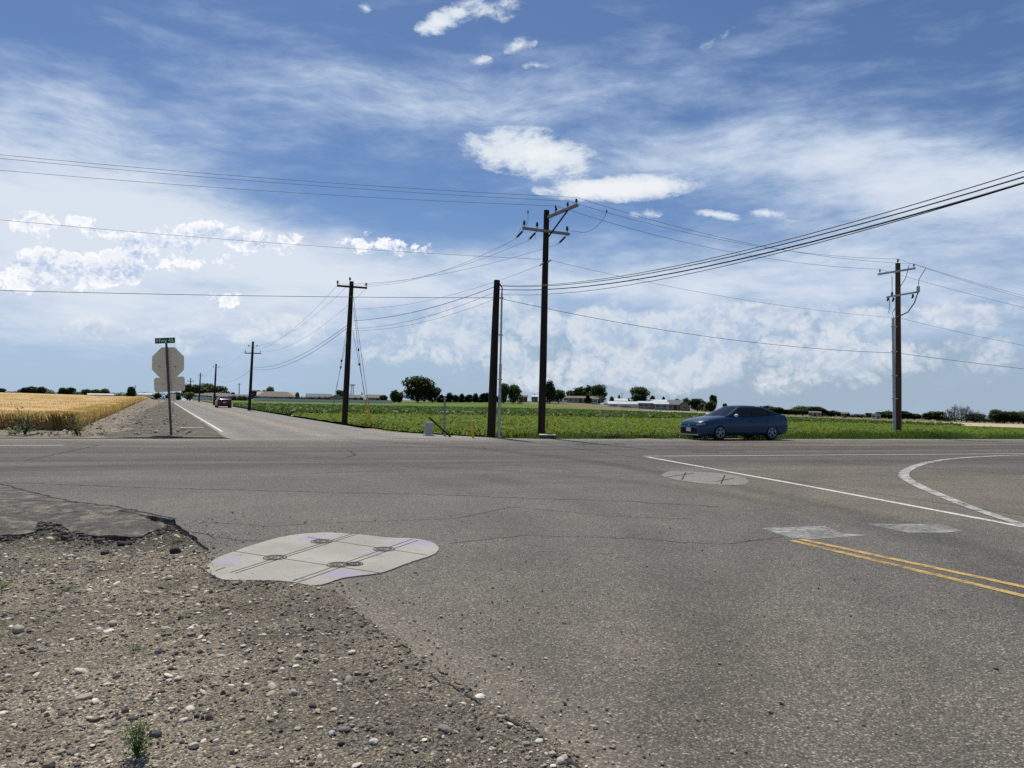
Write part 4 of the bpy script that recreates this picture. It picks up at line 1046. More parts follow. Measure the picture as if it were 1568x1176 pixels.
def crown(lobes, n, leaf, seed):
    rs = np.random.default_rng(seed); P = []; S = []
    tot = sum(l[3] * l[4] for l in lobes)
    for (x, y, z, rx, rz) in lobes:
        k = int(n * rx * rz / tot); d = rs.normal(0, 1, (k, 3)); d /= np.linalg.norm(d, axis=1)[:, None]
        rad = (.55 + .45 * rs.random(k) ** .5) * (1 + .42 * (fbm(d[:, 0] * 2.3 + seed, d[:, 1] * 2.3 + d[:, 2] * 2, 3, 1.4) - .5) * 2)
        P.append(np.array([x, y, z]) + d * rad[:, None] * np.array([rx, rx, rz])); S.append(leaf * rs.uniform(.6, 1.4, k))
    v, f = leaf_quads(np.concatenate(P), np.concatenate(S), .9)
    return npmesh('crown', v, f)
def lobes_round(seed, n=10, w=.5, z0=.12):
    rs = random.Random(seed); out = [(0, 0, .55, w * .66, .38), (0, 0, .30, w * .6, .22)]
    for i in range(n):
        a = i * 2.4 + rs.uniform(-.3, .3); r = w * rs.uniform(.30, .62); z = rs.uniform(z0 + .12, .86); sh = rs.uniform(.20, .32)
        k = 1 - max(0, (z - .55)) * 1.2
        out.append((math.cos(a) * r * k, math.sin(a) * r * k, z, sh * w * 1.6, sh * .62))
    return out
PROTO = {}
def proto(kind, seed):
    key = (kind, seed)
    if key in PROTO: return PROTO[key]
    if kind == 'round': cr = crown(lobes_round(seed), 3600, .075, seed); h0 = .3
    elif kind == 'wide': cr = crown(lobes_round(seed, 13, .72, .12), 4600, .072, seed); h0 = .2
    elif kind == 'tall': cr = crown([(0, 0, .55, .22, .42), (.08, .02, .70, .15, .27), (-.09, .03, .62, .15, .30), (.02, -.06, .38, .2, .25)], 2600, .065, seed); h0 = .2
    elif kind == 'cone': cr = crown([(0, 0, .30, .24, .22), (0, 0, .5, .17, .22), (0, 0, .72, .10, .2), (.01, 0, .88, .05, .12)], 1900, .07, seed); h0 = .1
    elif kind == 'column': cr = crown([(0, 0, .50, .27, .46), (.03, 0, .40, .30, .34)], 900, .075, seed); h0 = .05
    elif kind == 'hedge': cr = crown([(x, 0, .5 + .12 * math.sin(x * 5 + seed), .34, .45) for x in np.linspace(-.9, .9, 7)], 2200, .08, seed); h0 = .1
    elif kind == 'sparse': cr = crown([(0, 0, .45, .18, .36), (.10, 0, .62, .09, .32), (-.10, .03, .55, .09, .32), (.02, 0, .8, .05, .2)], 900, .035, seed); h0 = .15
    elif kind == 'bush': cr = crown([(0, 0, .42, .5, .42), (.3, 0, .36, .35, .33), (-.3, .1, .4, .34, .36)], 1200, .075, seed); h0 = .05
    mb = MB(); rs = random.Random(seed); tw = .022 if kind != 'sparse' else .012
    mb.tube([(0, 0, -.03), (.005, 0, h0), (.01, .01, .55), (0, 0, .8)], [tw * 1.4, tw, tw * .6, tw * .2], 7)
    for i in range(5 if kind != 'sparse' else 12):
        a = rs.uniform(0, 6.28); z = rs.uniform(h0, .55); l = rs.uniform(.12, .28) * (.45 if kind in ('column', 'cone', 'tall', 'sparse') else 1)
        mb.tube([(0, 0, z), (math.cos(a) * l * .5, math.sin(a) * l * .5, z + .10), (math.cos(a) * l, math.sin(a) * l, z + .22)], [tw * .5, tw * .3, tw * .12], 5)
    me = bpy.data.meshes.new('trunk'); me.from_pydata(mb.v, [], mb.f); me.materials.append(M['bark'])
    PROTO[key] = (cr, me); return PROTO[key]
CRC = {}
def tree(px, ytop, ybase, depth, kind, col, label, wpx=None, grp=None, name=None, seed=None):
    g = spot(px, depth)
    zt = at(px, ytop, depth).z; h = max(.8, zt - g.z)
    if seed is None: seed = random.choice([1, 2, 3])
    cr, tk = proto(kind, seed)
    nm = name or {'column': 'evergreen_shrub', 'bush': 'bush', 'cone': 'conifer_tree', 'tall': 'poplar_tree', 'hedge': 'tall_hedge'}.get(kind, 'tree')
    nat = {'round': 1.0, 'wide': 1.45, 'tall': .5, 'cone': .48, 'column': .62, 'hedge': 2.4, 'sparse': .42, 'bush': 1.2}[kind]
    sw = h if wpx is None else (wpx / F_PX * depth) / nat
    r = empty(nm, (g.x, g.y, g.z), random.uniform(0, 6.28) if kind != 'hedge' else random.choice([0, 3.14159]), label, nm.replace('_', ' ').replace('evergreen ', ''), grp)
    key = (kind, seed, col)
    if key not in CRC: CRC[key] = cr.copy() if cr.materials else cr; CRC[key].materials.clear(); CRC[key].materials.append(TREE[col])
    r.scale = (sw, sw, h)
    a = bpy.data.objects.new('crown', CRC[key]); b = bpy.data.objects.new('trunk', tk)
    for o in (a, b): COL.objects.link(o); o.parent = r
    return r
ORD = ['first', 'second', 'third', 'fourth', 'fifth', 'sixth', 'seventh', 'eighth', 'ninth', 'tenth', 'eleventh', 'twelfth', 'thirteenth', 'fourteenth', 'fifteenth', 'sixteenth', 'seventeenth', 'eighteenth', 'nineteenth', 'twentieth', 'twenty-first', 'twenty-second', 'twenty-third', 'twenty-fourth', 'twenty-fifth', 'twenty-sixth', 'twenty-seventh', 'twenty-eighth']
# beyond the wheat
for i, (px, yt, w, kd, c) in enumerate([(3, 594, 14, 'round', 'dark'), (24, 599, 22, 'bush', 'green'), (38, 593, 20, 'round', 'dark'), (50, 591.5, 20, 'round', 'dark'), (63, 592, 22, 'round', 'dark'), (77, 595, 16, 'bush', 'green'), (97, 593, 20, 'round', 'green'), (109, 593, 14, 'tall', 'green'), (120, 598, 20, 'bush', 'green'), (133, 595, 18, 'round', 'dark'), (146, 596, 20, 'round', 'green'), (160, 595, 20, 'round', 'green'), (190, 598, 28, 'bush', 'green'), (201, 591, 18, 'round', 'dark'), (220, 603, 24, 'bush', 'dark'), (241, 601, 13, 'round', 'green')]):
    tree(px, yt, 606, 400 if i != 15 else 330, kd, c, '%s %s counted from the left in the tree line beyond the wheat field' % (ORD[i], 'bush' if kd == 'bush' else 'tree'), w, 'trees beyond the wheat field')
pxh = 0
# by the end of the side street
for i, (px, yt, w, dp, kd, c, lb) in enumerate([(272, 600, 16, 300, 'round', 'green', 'small tree half hidden behind the stop sign post'), (287, 588, 20, 262, 'tall', 'green', 'upright tree just right of the stop sign plaque'), (290, 600, 22, 235, 'wide', 'yellow', 'low yellowish tree at the end of the side street'),
        (303, 588, 30, 265, 'round', 'green', 'left one of the broad green trees behind the side street'), (318, 586, 34, 270, 'wide', 'green', 'largest broad green tree behind the side street'), (334, 590, 36, 266, 'wide', 'dark', 'broad dark tree at the right of the clump behind the side street'), (346, 598, 20, 262, 'round', 'dark', 'small dark tree ending the clump behind the side street'),
        (262, 601, 18, 310, 'round', 'dark', 'dark tree seen below the stop sign plaque'), (328, 605, 10, 200, 'column', 'dark', 'small dark shrub beside the white sign before the red car'), (357, 600, 10, 280, 'round', 'dark', 'small tree between the clump and the first houses'),
        (392, 597, 26, 290, 'wide', 'black', 'dark tree behind the far utility pole, left of the wide brown roof'), (413, 590, 14, 320, 'round', 'yellow', 'pale yellowish tree rising behind the wide brown roof'), (404, 596, 12, 320, 'round', 'dark', 'dark tree left of the pale yellowish tree behind the roofs'),
        (455, 600, 10, 330, 'round', 'yellow', 'small olive tree behind the gap between two houses'), (521, 596.5, 18, 300, 'round', 'green', 'green tree behind the roof just left of the guyed pole'), (536, 600, 9, 310, 'bush', 'dark', 'low dark bush behind the guyed pole'), (554, 599, 7, 250, 'sparse', 'yellow', 'thin tan young tree beside the guy wires'),
        (376, 604, 9, 285, 'round', 'dark', 'low dark tree behind the far white wall')]):
    tree(px, yt, 614, dp, kd, c, lb, w, 'trees around the subdivision')
sh = [(358, 'dark shrub farthest left along the pale fence'), (368, 'left of two touching dark shrubs before the white wall'), (374, 'right of two touching dark shrubs before the white wall'), (393, 'broad dark shrub at the left end of the wide brown roof'), (444, 'dark shrub at the right end of the wide brown roof'),
      (454, 'dark shrub standing alone in the gap between the roofs'), (463, 'left one of the wide dark pair before the second roof'), (468, 'right one of the wide dark pair before the second roof'), (477, 'dark shrub in front of the middle of the second roof'), (489, 'dark shrub right of the middle of the second roof'), (498, 'wide dark shrub at the right end of the second roof'), (503, 'dark shrub touching the wide one at the second roof'), (544, 'dark shrub just right of the guyed pole'), (553, 'dark shrub beside the guy wires')]
for px, lb in sh: tree(px, 605 + (px - 358) * .012, 616, 222, 'column', 'black', lb, 9, 'dark evergreen shrubs along the fence')
# row before the lawn, and the big tree
tree(640, 575, 618, 235, 'wide', 'dark', 'large broad dark tree standing alone beyond the crop field', 62, None, seed=1)
tree(662, 590, 618, 238, 'round', 'dark', 'lower dark tree merging with the right side of the large broad tree', 30, None, seed=2)
tree(604, 597, 618, 236, 'round', 'green', 'mid green tree just left of the large broad tree', 18); tree(612, 602, 618, 240, 'round', 'dark', 'small dark tree squeezed against the large broad tree', 14)
tree(588, 604, 616, 225, 'round', 'black', 'small dark rounded tree at the right end of the pale fence', 16)
for i, (px, yt, w) in enumerate([(676, 604, 16), (688, 601, 15), (697, 603.5, 14), (707, 602.5, 17), (718, 603.5, 17), (728, 601.5, 13), (738, 602.5, 17), (745, 600.5, 18), (757, 603.5, 16), (766, 603, 15)]):
    tree(px, yt, 618, 240, 'round' if i % 3 else 'cone', 'black', '%s of the ten small dark trees in the row, from the left' % ORD[i], w, 'row of small dark trees')
for (px, yt, w, dp, kd, c, lb) in [(771, 584, 20, 225, 'round', 'green', 'left crown of the tall pair behind the short pole'), (786, 586, 26, 225, 'round', 'green', 'right crown of the tall pair right of the short pole'), (796, 600, 12, 230, 'bush', 'dark', 'low bush right of the tall pair'),
        (842, 583, 18, 250, 'tall', 'dark', 'slim dark tree partly hidden by the tallest pole'), (838, 600, 24, 250, 'bush', 'dark', 'dark bush at the foot of the tallest pole trees'), (855, 595, 26, 255, 'round', 'green', 'green tree just right of the tallest pole'), (875, 597, 22, 300, 'round', 'green', 'pale green tree behind the left end of the farmhouse'),
        (887, 592, 28, 300, 'round', 'green', 'green tree behind the middle of the farmhouse'), (903, 590, 24, 300, 'round', 'dark', 'dark tree behind the right of the farmhouse'), (916, 588, 36, 292, 'wide', 'dark', 'big dark tree at the right end of the farmhouse'), (900, 604, 14, 268, 'cone', 'black', 'dark conifer in front of the farmhouse'), (918, 603, 26, 280, 'bush', 'dark', 'dark bush at the foot of the big farmhouse tree'),
        (937, 607, 10, 280, 'round', 'dark', 'small dark tree left of the white sheds'), (948, 604, 8, 330, 'cone', 'green', 'thin conifer behind the white sheds'), (979, 591.5, 38, 262, 'wide', 'dark', 'large round dark tree rising among the farm sheds'), (999, 604, 10, 330, 'round', 'dark', 'small dark tree right of the large farm shed tree'),
        (1016, 607, 11, 330, 'cone', 'black', 'small dark conifer behind the red brown barn'), (1037, 609, 12, 320, 'round', 'dark', 'small dark tree behind the grey farm roof'), (1050, 609, 16, 320, 'round', 'green', 'green tree behind the gable of the grey farm house'),
        (1068, 608.5, 34, 235, 'round', 'dark', 'broad dark tree right of the grey farm house'), (1081, 613, 30, 232, 'bush', 'dark', 'dark bush mass left of the blue sedan roof'), (1092, 604, 12, 238, 'tall', 'dark', 'upright dark tree poking above the clump behind the sedan'), (1088, 614, 20, 230, 'round', 'green', 'green rounded tree in the clump behind the sedan'), (1110, 617, 9, 420, 'round', 'dark', 'tiny far tree just above the sedan roof'),
        (930, 616, 12, 260, 'bush', 'green', 'small green bush at the left end of the white arched shed'), (958, 621, 16, 232, 'bush', 'dark', 'low bush in front of the white arched shed')]:
    tree(px, yt, 620, dp, kd, c, lb, w, 'trees around the farm' if 800 < px < 1115 else None)
for i, (px, yt, w, kd, c) in enumerate([(1172, 621.5, 30, 'round', 'green'), (1192, 623, 20, 'round', 'dark'), (1207, 627, 24, 'round', 'dark'), (1219, 626, 20, 'round', 'rust'), (1229, 622, 32, 'wide', 'green'), (1246, 622.5, 34, 'wide', 'dark'), (1258, 626, 24, 'round', 'dark'), (1273, 629, 22, 'round', 'dark'), (1291, 631, 22, 'round', 'green'), (1305, 633, 26, 'bush', 'dark'), (1320, 633, 26, 'bush', 'dark'), (1331, 632.5, 14, 'round', 'dark'),
        (1349, 631, 18, 'round', 'dark'), (1361, 630, 24, 'round', 'green'), (1382, 629, 26, 'round', 'dark'), (1400, 633, 26, 'round', 'green'), (1422, 632, 22, 'round', 'dark'), (1435, 630, 30, 'wide', 'dark'), (1448, 637, 30, 'bush', 'dark'), (1493, 633, 28, 'round', 'dark'), (1508, 638, 30, 'bush', 'green'), (1526, 627.5, 24, 'round', 'dark'), (1538, 629, 24, 'round', 'dark'), (1552, 629, 20, 'round', 'dark'), (1567, 630, 28, 'wide', 'green'), (1590, 630, 30, 'wide', 'dark')]):
    tree(px, yt - .6, 645, 330, kd, c, '%s from the left in the far right tree belt, %s' % (ORD[i], {'rust': 'the rusty brown tree', 'green': 'green ' + ('bush' if kd == 'bush' else 'tree'), 'dark': 'dark ' + ('bush' if kd == 'bush' else 'tree')}[c]), w * 1.2, 'tree belt on the far right')
for px, yt, lb in [(1453, 625, 'leftmost thin greyish tree in the pale bare looking group'), (1462, 618.5, 'tallest thin greyish tree in the pale bare looking group'), (1472, 621, 'second greyish tree from the left of the tallest pair, pale group'), (1480, 620, 'slim greyish tree right of the tallest one'), (1490, 627, 'short greyish tree at the right of the pale group'), (1500, 629, 'last short greyish tree before the dark tree belt')]:
    tree(px, yt, 646, 300, 'sparse', 'silver', lb, 17, 'thin greyish trees on the right')
for i, (px, w) in enumerate([(1190, 90), (1290, 90), (1390, 90), (1480, 90), (1560, 90)]):
    tree(px, 635.5 + i * 1.1, 645, 345, 'hedge', 'dark', '%s stretch of dark undergrowth, from the left, below the right tree belt' % ORD[i], w, 'undergrowth below the tree belt')
for i, (px, w) in enumerate([(30, 110), (130, 110), (225, 70)]):
    tree(px, 599.3 + i * .8, 606, 410, 'hedge', 'green', '%s stretch of low hedge, from the left, beyond the wheat' % ORD[i], w, 'low hedge beyond the wheat')
for i, px in enumerate([690, 730, 762]):
    tree(px, 611, 618, 250, 'hedge', 'black', '%s stretch of low dark hedge, from the left, behind the row of small trees' % ORD[i], 55, 'dark hedge behind the row')

# ------------------------------------------------------------------ buildings
def house(px0, px1, yeave, yridge, depth, wall, roof, label, gable='x', deep=9, base=None, wins=4, name='house', rot=0, door=True, garage=False):
    pc = (px0 + px1) / 2; g = spot(pc, depth); w = (px1 - px0) / F_PX * depth
    ze = at(pc, yeave, depth).z - g.z; zr = at(pc, yridge, depth).z - g.z
    ze = max(ze, 1.6); zr = max(zr, ze + .4)
    az = math.atan2(g.x, g.y)
    root = empty(name, g, -az + rot, label, name.replace('_', ' '))
    hw_, hd = w / 2, deep / 2; hwl = hw_ - .35; hdl = hd - .4
    wl = MB(); wl.box((0, 0, ze / 2 - .25), (2 * hwl, 2 * hdl, ze + .5))
    if gable == 'y': wl.prism([(-hwl, -hdl, ze), (hwl, -hdl, ze), (0, -hdl, zr - .08)], (0, 2 * hdl, 0))
    else: wl.prism([(-hwl, -hdl, ze), (-hwl, hdl, ze), (-hwl, 0, zr - .08)], (2 * hwl, 0, 0))
    wl.build('wall', wall, root)
    rf = MB(); t = .14
    if gable == 'x':
        ov = ze - .12
        for s in (-1, 1): rf.prism([(-hw_, s * hd, ov), (-hw_, 0, zr), (-hw_, 0, zr + t), (-hw_, s * hd, ov + t)], (2 * hw_, 0, 0))
    elif gable == 'hip':
        i = min(hw_ * .45, hd); vs = [(-hw_, -hd, ze), (hw_, -hd, ze), (hw_, hd, ze), (-hw_, hd, ze), (-hw_ + i, 0, zr), (hw_ - i, 0, zr)]
        rf.add(vs, [(0, 1, 5, 4), (2, 3, 4, 5), (1, 2, 5), (3, 0, 4), (3, 2, 1, 0)])
    else:
        for s in (-1, 1): rf.prism([(s * hw_, -hd, ze - .12), (0, -hd, zr), (0, -hd, zr + t), (s * hw_, -hd, ze - .12 + t)], (0, 2 * hd, 0))
    r = rf.build('roof', roof, root)
    if wins:
        for i in range(wins):
            x = -hwl + (i + .5) * 2 * hwl / wins; hh = min(1.1, ze * .4)
            if door and i == wins // 2:
                MB().box((x, -hdl - .04, min(1.0, ze * .4)), (.95, .06, min(2.0, ze * .8))).build('door', M['red_barn'] if wall is M['cream'] else M['roof_grey'], root); continue
            fr = MB().box((x, -hdl - .03, ze * .55), (1.5, .06, hh + .15)).build('window', M['white'], root)
            MB().box((x, -hdl - .065, ze * .55), (1.3, .03, hh)).build('pane', M['window'], fr)
    if garage: MB().box((hwl * .55, -hdl - .05, 1.1), (3.6, .08, 2.1)).build('garage_door', M['white'], root)
    return root
house(393, 452, 608, 599.5, 235, M['cream'], M['roof_brown'], 'wide tan house with a long brown hipped roof behind the pale fence', 'hip', 12, wins=7)
house(469, 508, 609, 603.5, 240, M['cream'], M['roof_grey'], 'tan house with a grey ridge roof right of the gap in the subdivision', 'x', 10, wins=5)
house(503, 532, 610, 604, 236, M['cream'], M['roof_brown'], 'tan house with front gable just left of the guyed pole', 'y', 12, wins=3)
house(526, 558, 610, 604.5, 244, M['cream'], M['roof_grey'], 'low grey roofed house directly behind the guyed pole', 'hip', 10, wins=4)
house(560, 590, 610, 605, 242, M['cream'], M['roof_brown'], 'rightmost house of the subdivision, low and brown roofed', 'x', 10, wins=4)
house(312, 352, 608, 601.5, 242, M['roof_brown'], M['roof_brown'], 'dark brown roofed house left of the subdivision, behind the red car', 'hip', 11, wins=4)
house(350, 384, 609, 604.5, 250, M['white'], M['roof_grey'], 'pale walled low house behind the two touching shrubs', 'x', 9, wins=4)
house(300, 318, 613, 611, 228, M['white'], M['roof_grey'], 'small low white outbuilding at the side street end', 'x', 5, wins=2, name='outbuilding')
house(862, 916, 611, 607, 285, M['cream'], M['roof_brown'], 'long low brown farmhouse under dark trees on the rise', 'x', 9, wins=7)
house(906, 917, 611, 609.5, 270, M['white'], M['roof_grey'], 'small white shed at the right end of the farmhouse', 'x', 4, wins=1, name='shed', door=False)
house(941, 966, 614.5, 611, 275, M['white'], M['metal_roof'], 'white gabled shed behind the arched white shed', 'x', 10, wins=3, name='shed', door=False)
house(976, 1003, 620, 617.5, 240, M['blue_metal'], M['metal_roof'], 'blue grey metal shed under the large farm tree', 'x', 8, wins=3, name='shed', door=False)
house(1001, 1024, 622, 620, 236, M['blue_metal'], M['metal_roof'], 'lower blue grey shed at the right of the shed row', 'x', 7, wins=2, name='shed', door=False)
house(992, 1024, 615.5, 612.5, 262, M['red_barn'], M['metal_roof'], 'red brown barn with white roof edge behind the blue grey sheds', 'x', 12, wins=4, name='barn')
house(1022, 1046, 620, 613, 250, M['cream'], M['roof_grey'], 'grey roofed farm house at the right end of the farmyard', 'x', 10, wins=3)
house(1040, 1058, 620, 614, 246, M['cream'], M['roof_grey'], 'grey gable wing standing at the right edge of the farmyard', 'y', 8, wins=1, name='house', door=False)
house(794, 809, 615.5, 613.5, 270, M['cream'], M['roof_brown'], 'low brown shed between the short and tall poles', 'x', 7, wins=2, name='shed')
house(813, 825, 614.5, 612, 275, M['blue_metal'], M['metal_roof'], 'small shed with white roof just left of the tallest pole', 'x', 7, wins=2, name='shed')
house(1238, 1258, 638.5, 635, 320, M['cream'], M['roof_grey'], 'grey roofed house tucked into the right tree belt', 'hip', 10, wins=3)
house(1288, 1298, 640, 637.5, 320, M['cream'], M['roof_brown'], 'little brown roofed house peeping out of the right tree belt', 'x', 8, wins=2)
house(1334, 1349, 640.5, 636.5, 318, M['white'], M['roof_grey'], 'pale gabled house left of the conduit pole in the tree belt', 'y', 8, wins=2)
house(212, 232, 604, 602.5, 380, M['white'], M['metal_roof'], 'tiny white roofed building beyond the wheat left of the stop sign', 'x', 8, wins=0, name='outbuilding')
house(136, 172, 604.5, 603, 385, M['white'], M['metal_roof'], 'long low white roofed building beyond the middle of the wheat', 'x', 8, wins=0, name='outbuilding')
def arched_shed():
    pc = 954; dp = 250; g = spot(pc, dp); w = 46 / F_PX * dp; root = empty('arched_shed', g, -math.atan2(g.x, g.y), 'long white arched metal shed below the farm trees', 'shed')
    zt = at(pc, 616, dp).z - g.z; zt = max(zt, 1.6); n = 12
    arc = [(-w / 2, 4 * math.cos(math.pi * i / n), .5 + (zt - .5) * math.sin(math.pi * i / n)) for i in range(n + 1)]
    mb = MB(); mb.prism(arc, (w, 0, 0)); mb.build('roof', M['metal_roof'], root); MB().box((0, 0, .2), (w - .2, 7.9, .9)).build('wall', M['white'], root)
    MB().box((-w * .3, -3.98, .3), (2, .08, .6)).build('door', M['blue_metal'], root)
arched_shed()
def fence(px0, px1, ytop, depth, label, m=M['fence'], hgt=None):
    a, b = spot(px0, depth), spot(px1, depth); root = empty('fence', a, 0, label, 'fence'); d = b - a; n = max(3, int(d.length / 3))
    h = hgt or max(.5, at((px0 + px1) / 2, ytop, depth).z - a.z); pan = MB(); 
    for i in range(n):
        p = d * (i / n); q = d * ((i + 1) / n); p.z = float(tz(a.x + p.x, a.y + p.y)) - a.z; q.z = float(tz(a.x + q.x, a.y + q.y)) - a.z
        pan.prism([p + Vector((0, 0, .08)), q + Vector((0, 0, .08)), q + Vector((0, 0, h)), p + Vector((0, 0, h))], (0, .05, 0))
    pan.build('panel', m, root)
    for i in range(n + 1):
        p = d * (i / n); p.z = float(tz(a.x + p.x, a.y + p.y)) - a.z; MB().box(p + Vector((0, .02, h / 2 + .03)), (.14, .14, h + .08)).build('post', m, root)
fence(388, 600, 612.5, 216, 'long pale vinyl fence in front of the subdivision houses', hgt=1.0)
fence(296, 322, 611.5, 218, 'short white fence beside the end of the side street', M['white'], 1.1)
fence(826, 868, 614.8, 262, 'thin pale fence on the rise left of the farmhouse', M['fence'], .8)

# ------------------------------------------------------------------ poles and wires
def insulator(mb, p, h=.22, r=.06):
    p = Vector(p); mb.tube([p, p + Vector((0, 0, h * .35))], r * .3, 6)
    for i in range(3): z = h * (.35 + .2 * i); mb.tube([p + Vector((0, 0, z)), p + Vector((0, 0, z + h * .06)), p + Vector((0, 0, z + h * .18))], [r * (1 - .12 * i), r * (1 - .12 * i), r * .55], 8)
def pole_base(bx, by, tx, ty, depth, r0, r1, m, label, group=None, pos=None):
    g = pos or at(bx, horizon(bx), depth); g = Vector((g.x, g.y, float(tz(g.x, g.y)))); top = at(tx, ty, depth)
    root = empty('utility_pole', g, 0, label, 'utility pole', group); T = top - g
    MB().tube([(0, 0, -.3), T * .33 + Vector((.01, 0, 0)), T * .66, T], [r0, r0 * .9 + r1 * .1, (r0 + r1) / 2, r1], 16).build('shaft', m, root)
    return root, g, top
def arm(root, g, a, b, sz=(.12, .10), m=None, name='crossarm'):
    a = Vector(a) - g; b = Vector(b) - g; d = b - a; L = d.length; q = d.to_track_quat('X', 'Z').to_matrix()
    return MB().box((a + b) / 2, (L, sz[0], sz[1]), q).build(name, m or M['wood_grey'], root)
def ins_part(root, g, p, h=.22, r=.06): mb = MB(); insulator(mb, Vector(p) - g, h, r); return mb.build('insulator', M['porcelain'], root)
def dead_end(root, g, a, b):
    a = Vector(a) - g; b = Vector(b) - g; mb = MB(); mb.tube([a, b], .014, 6)
    for i in range(6): c = a.lerp(b, .25 + .1 * i); d = (b - a).normalized() * .02; mb.tube([c - d, c + d], .045, 8)
    return mb.build('strain_insulator', M['porcelain'], root)
# tallest pole
P1, g1, t1 = pole_base(829.5, 670, 837, 322, 32.4, .155, .115, M['wood'], 'tallest dark pole with a slanting side arm, beside the highway')
H_arm = at(837, 333, 32.4); e_arm = at(884, 313, 30.25); e_arm.z = H_arm.z
arm(P1, g1, H_arm + Vector((.05, -.05, 0)), e_arm)
br0 = at(838, 365, 32.3); br1 = H_arm.lerp(e_arm, .72) - Vector((0, 0, .04))
MB().tube([br0 - g1, br1 - g1], .035, 8).build('brace', M['wood'], P1)
top_ins = [H_arm.lerp(e_arm, f) + Vector((0, 0, .06)) for f in (.32, .70, .97)]
for p in top_ins: ins_part(P1, g1, p)
c1 = at(836, 354.5, 32.25); ad = Vector((.91, .41, 0)); ca, cb = c1 - ad * 1.08 + Vector((0, 0, .03)), c1 + ad * 1.12 - Vector((0, 0, .0))
arm(P1, g1, ca, cb)
de = []
for f in (.03, .30, .95):
    p = ca.lerp(cb, f); ins_part(P1, g1, p + Vector((0, 0, .06)), .28, .07)
    q = p + Vector((-.50, .75, -.36)) * .72 + Vector((0, 0, -.08)); dead_end(P1, g1, p - Vector((0, 0, .05)), q); de.append(q)
br = MB()
for a_, b_ in ((831, 412), (827, 402)): pass
MB().tube([at(832, 402, 32.2) - g1, at(826, 407, 32.2) - g1], .03, 6).build('bracket', M['galv'], P1)
MB().tube([at(838, 402, 32.2) - g1, at(844, 398, 32.2) - g1], .03, 6).build('bracket', M['galv'], P1)
# short service pole with riser
P2, g2, t2 = pole_base(752.5, 670, 761, 429, 32.0, .175, .125, M['wood'], 'short thick dark pole with a grey conduit beside it')
rz0, rz1 = at(764, 671, 31.8), at(768.5, 449, 31.8)
MB().tube([Vector((rz0.x, rz0.y, -.05)) - g2, rz0.lerp(rz1, .51) - g2], .058, 12).build('conduit', M['galv'], P2)
MB().tube([rz0.lerp(rz1, .51) - g2, rz1 - g2], .040, 12).build('upper_conduit', M['galv'], P2)
MB().tube([rz1 - g2, at(769, 441, 31.8) - g2, at(765, 434, 31.8) - g2], .025, 8).build('cable', M['wire'], P2)
for py in (456, 513, 581, 648):
    f = (671 - py) / 222; a_ = rz0.lerp(rz1, f); b_ = g2.lerp(t2, f * .92); b_.z = a_.z; MB().tube([a_ - g2 - Vector((.08, 0, 0)), a_ - g2 + Vector((.09, 0, 0))], .03, 6).tube([a_ - g2, b_ - g2], .018, 6).build('standoff_bracket', M['galv'], P2)
# right pole
P3, g3, t3 = pole_base(1376, 668, 1374.8, 403, 39.6, .15, .12, M['wood_brown'], 'brown pole with a grey riser pipe and two arms on the right')
a3, b3 = at(1345, 421, 38.6), at(1400, 410.5, 40.2); b3.z = a3.z = (a3.z + b3.z) / 2
a3 = at(1345, 420, 39.2); b3 = at(1401, 411, 39.8)
arm(P3, g3, a3, b3, m=M['galv'])
for p in (a3.lerp(b3, .04), a3.lerp(b3, .97)): ins_part(P3, g3, p + Vector((0, 0, .05)), .2, .05)
ins_part(P3, g3, t3, .22, .06)
a4, b4 = at(1358, 455, 39.2), at(1406, 447, 39.5); arm(P3, g3, a4, b4, (.09, .09), m=M['galv'])
for px, py in ((1366, 451), (1360, 458), (1368, 459), (1398, 454)):
    p = at(px, py, 39.3); MB().tube([p - g3 + Vector((0, 0, .12)), p - g3, p - g3 - Vector((.05, 0, .10))], [.05, .06, .04], 8).build('cutout_fuse', M['porcelain'], P3)
p = at(1406, 443, 39.4); MB().tube([p - g3 + Vector((0, 0, .15)), p - g3 - Vector((0, 0, .15))], .085, 10).build('terminator', M['galv'], P3)
q0, q1 = at(1369.6, 670, 39.3), at(1367.6, 487, 39.3); q0.z = float(tz(q0.x, q0.y)) - .05
MB().tube([q0 - g3, q1 - g3], .072, 12).build('riser_pipe', M['galv'], P3)
for pts in ([(1369, 487), (1366, 480), (1372, 470)], [(1371, 487), (1390, 478), (1400, 464), (1406, 447)], [(1362, 458), (1362, 468), (1361, 480)], [(1406, 441), (1407, 428), (1418, 410)], [(1366, 449), (1366, 422)], [(1378, 440), (1387, 425), (1392, 406)]):
    MB().tube([at(x, y, 39.35) - g3 for x, y in pts], .016 if len(pts) != 4 else .03, 6).build('jumper_cable', M['wire'], P3)
for py in (500, 538, 575, 610):
    f = (670 - py) / 183; p = q0.lerp(q1, f); MB().box(p - g3 + Vector((.06, .05, 0)), (.3, .05, .05)).build('standoff_bracket', M['galv'], P3)
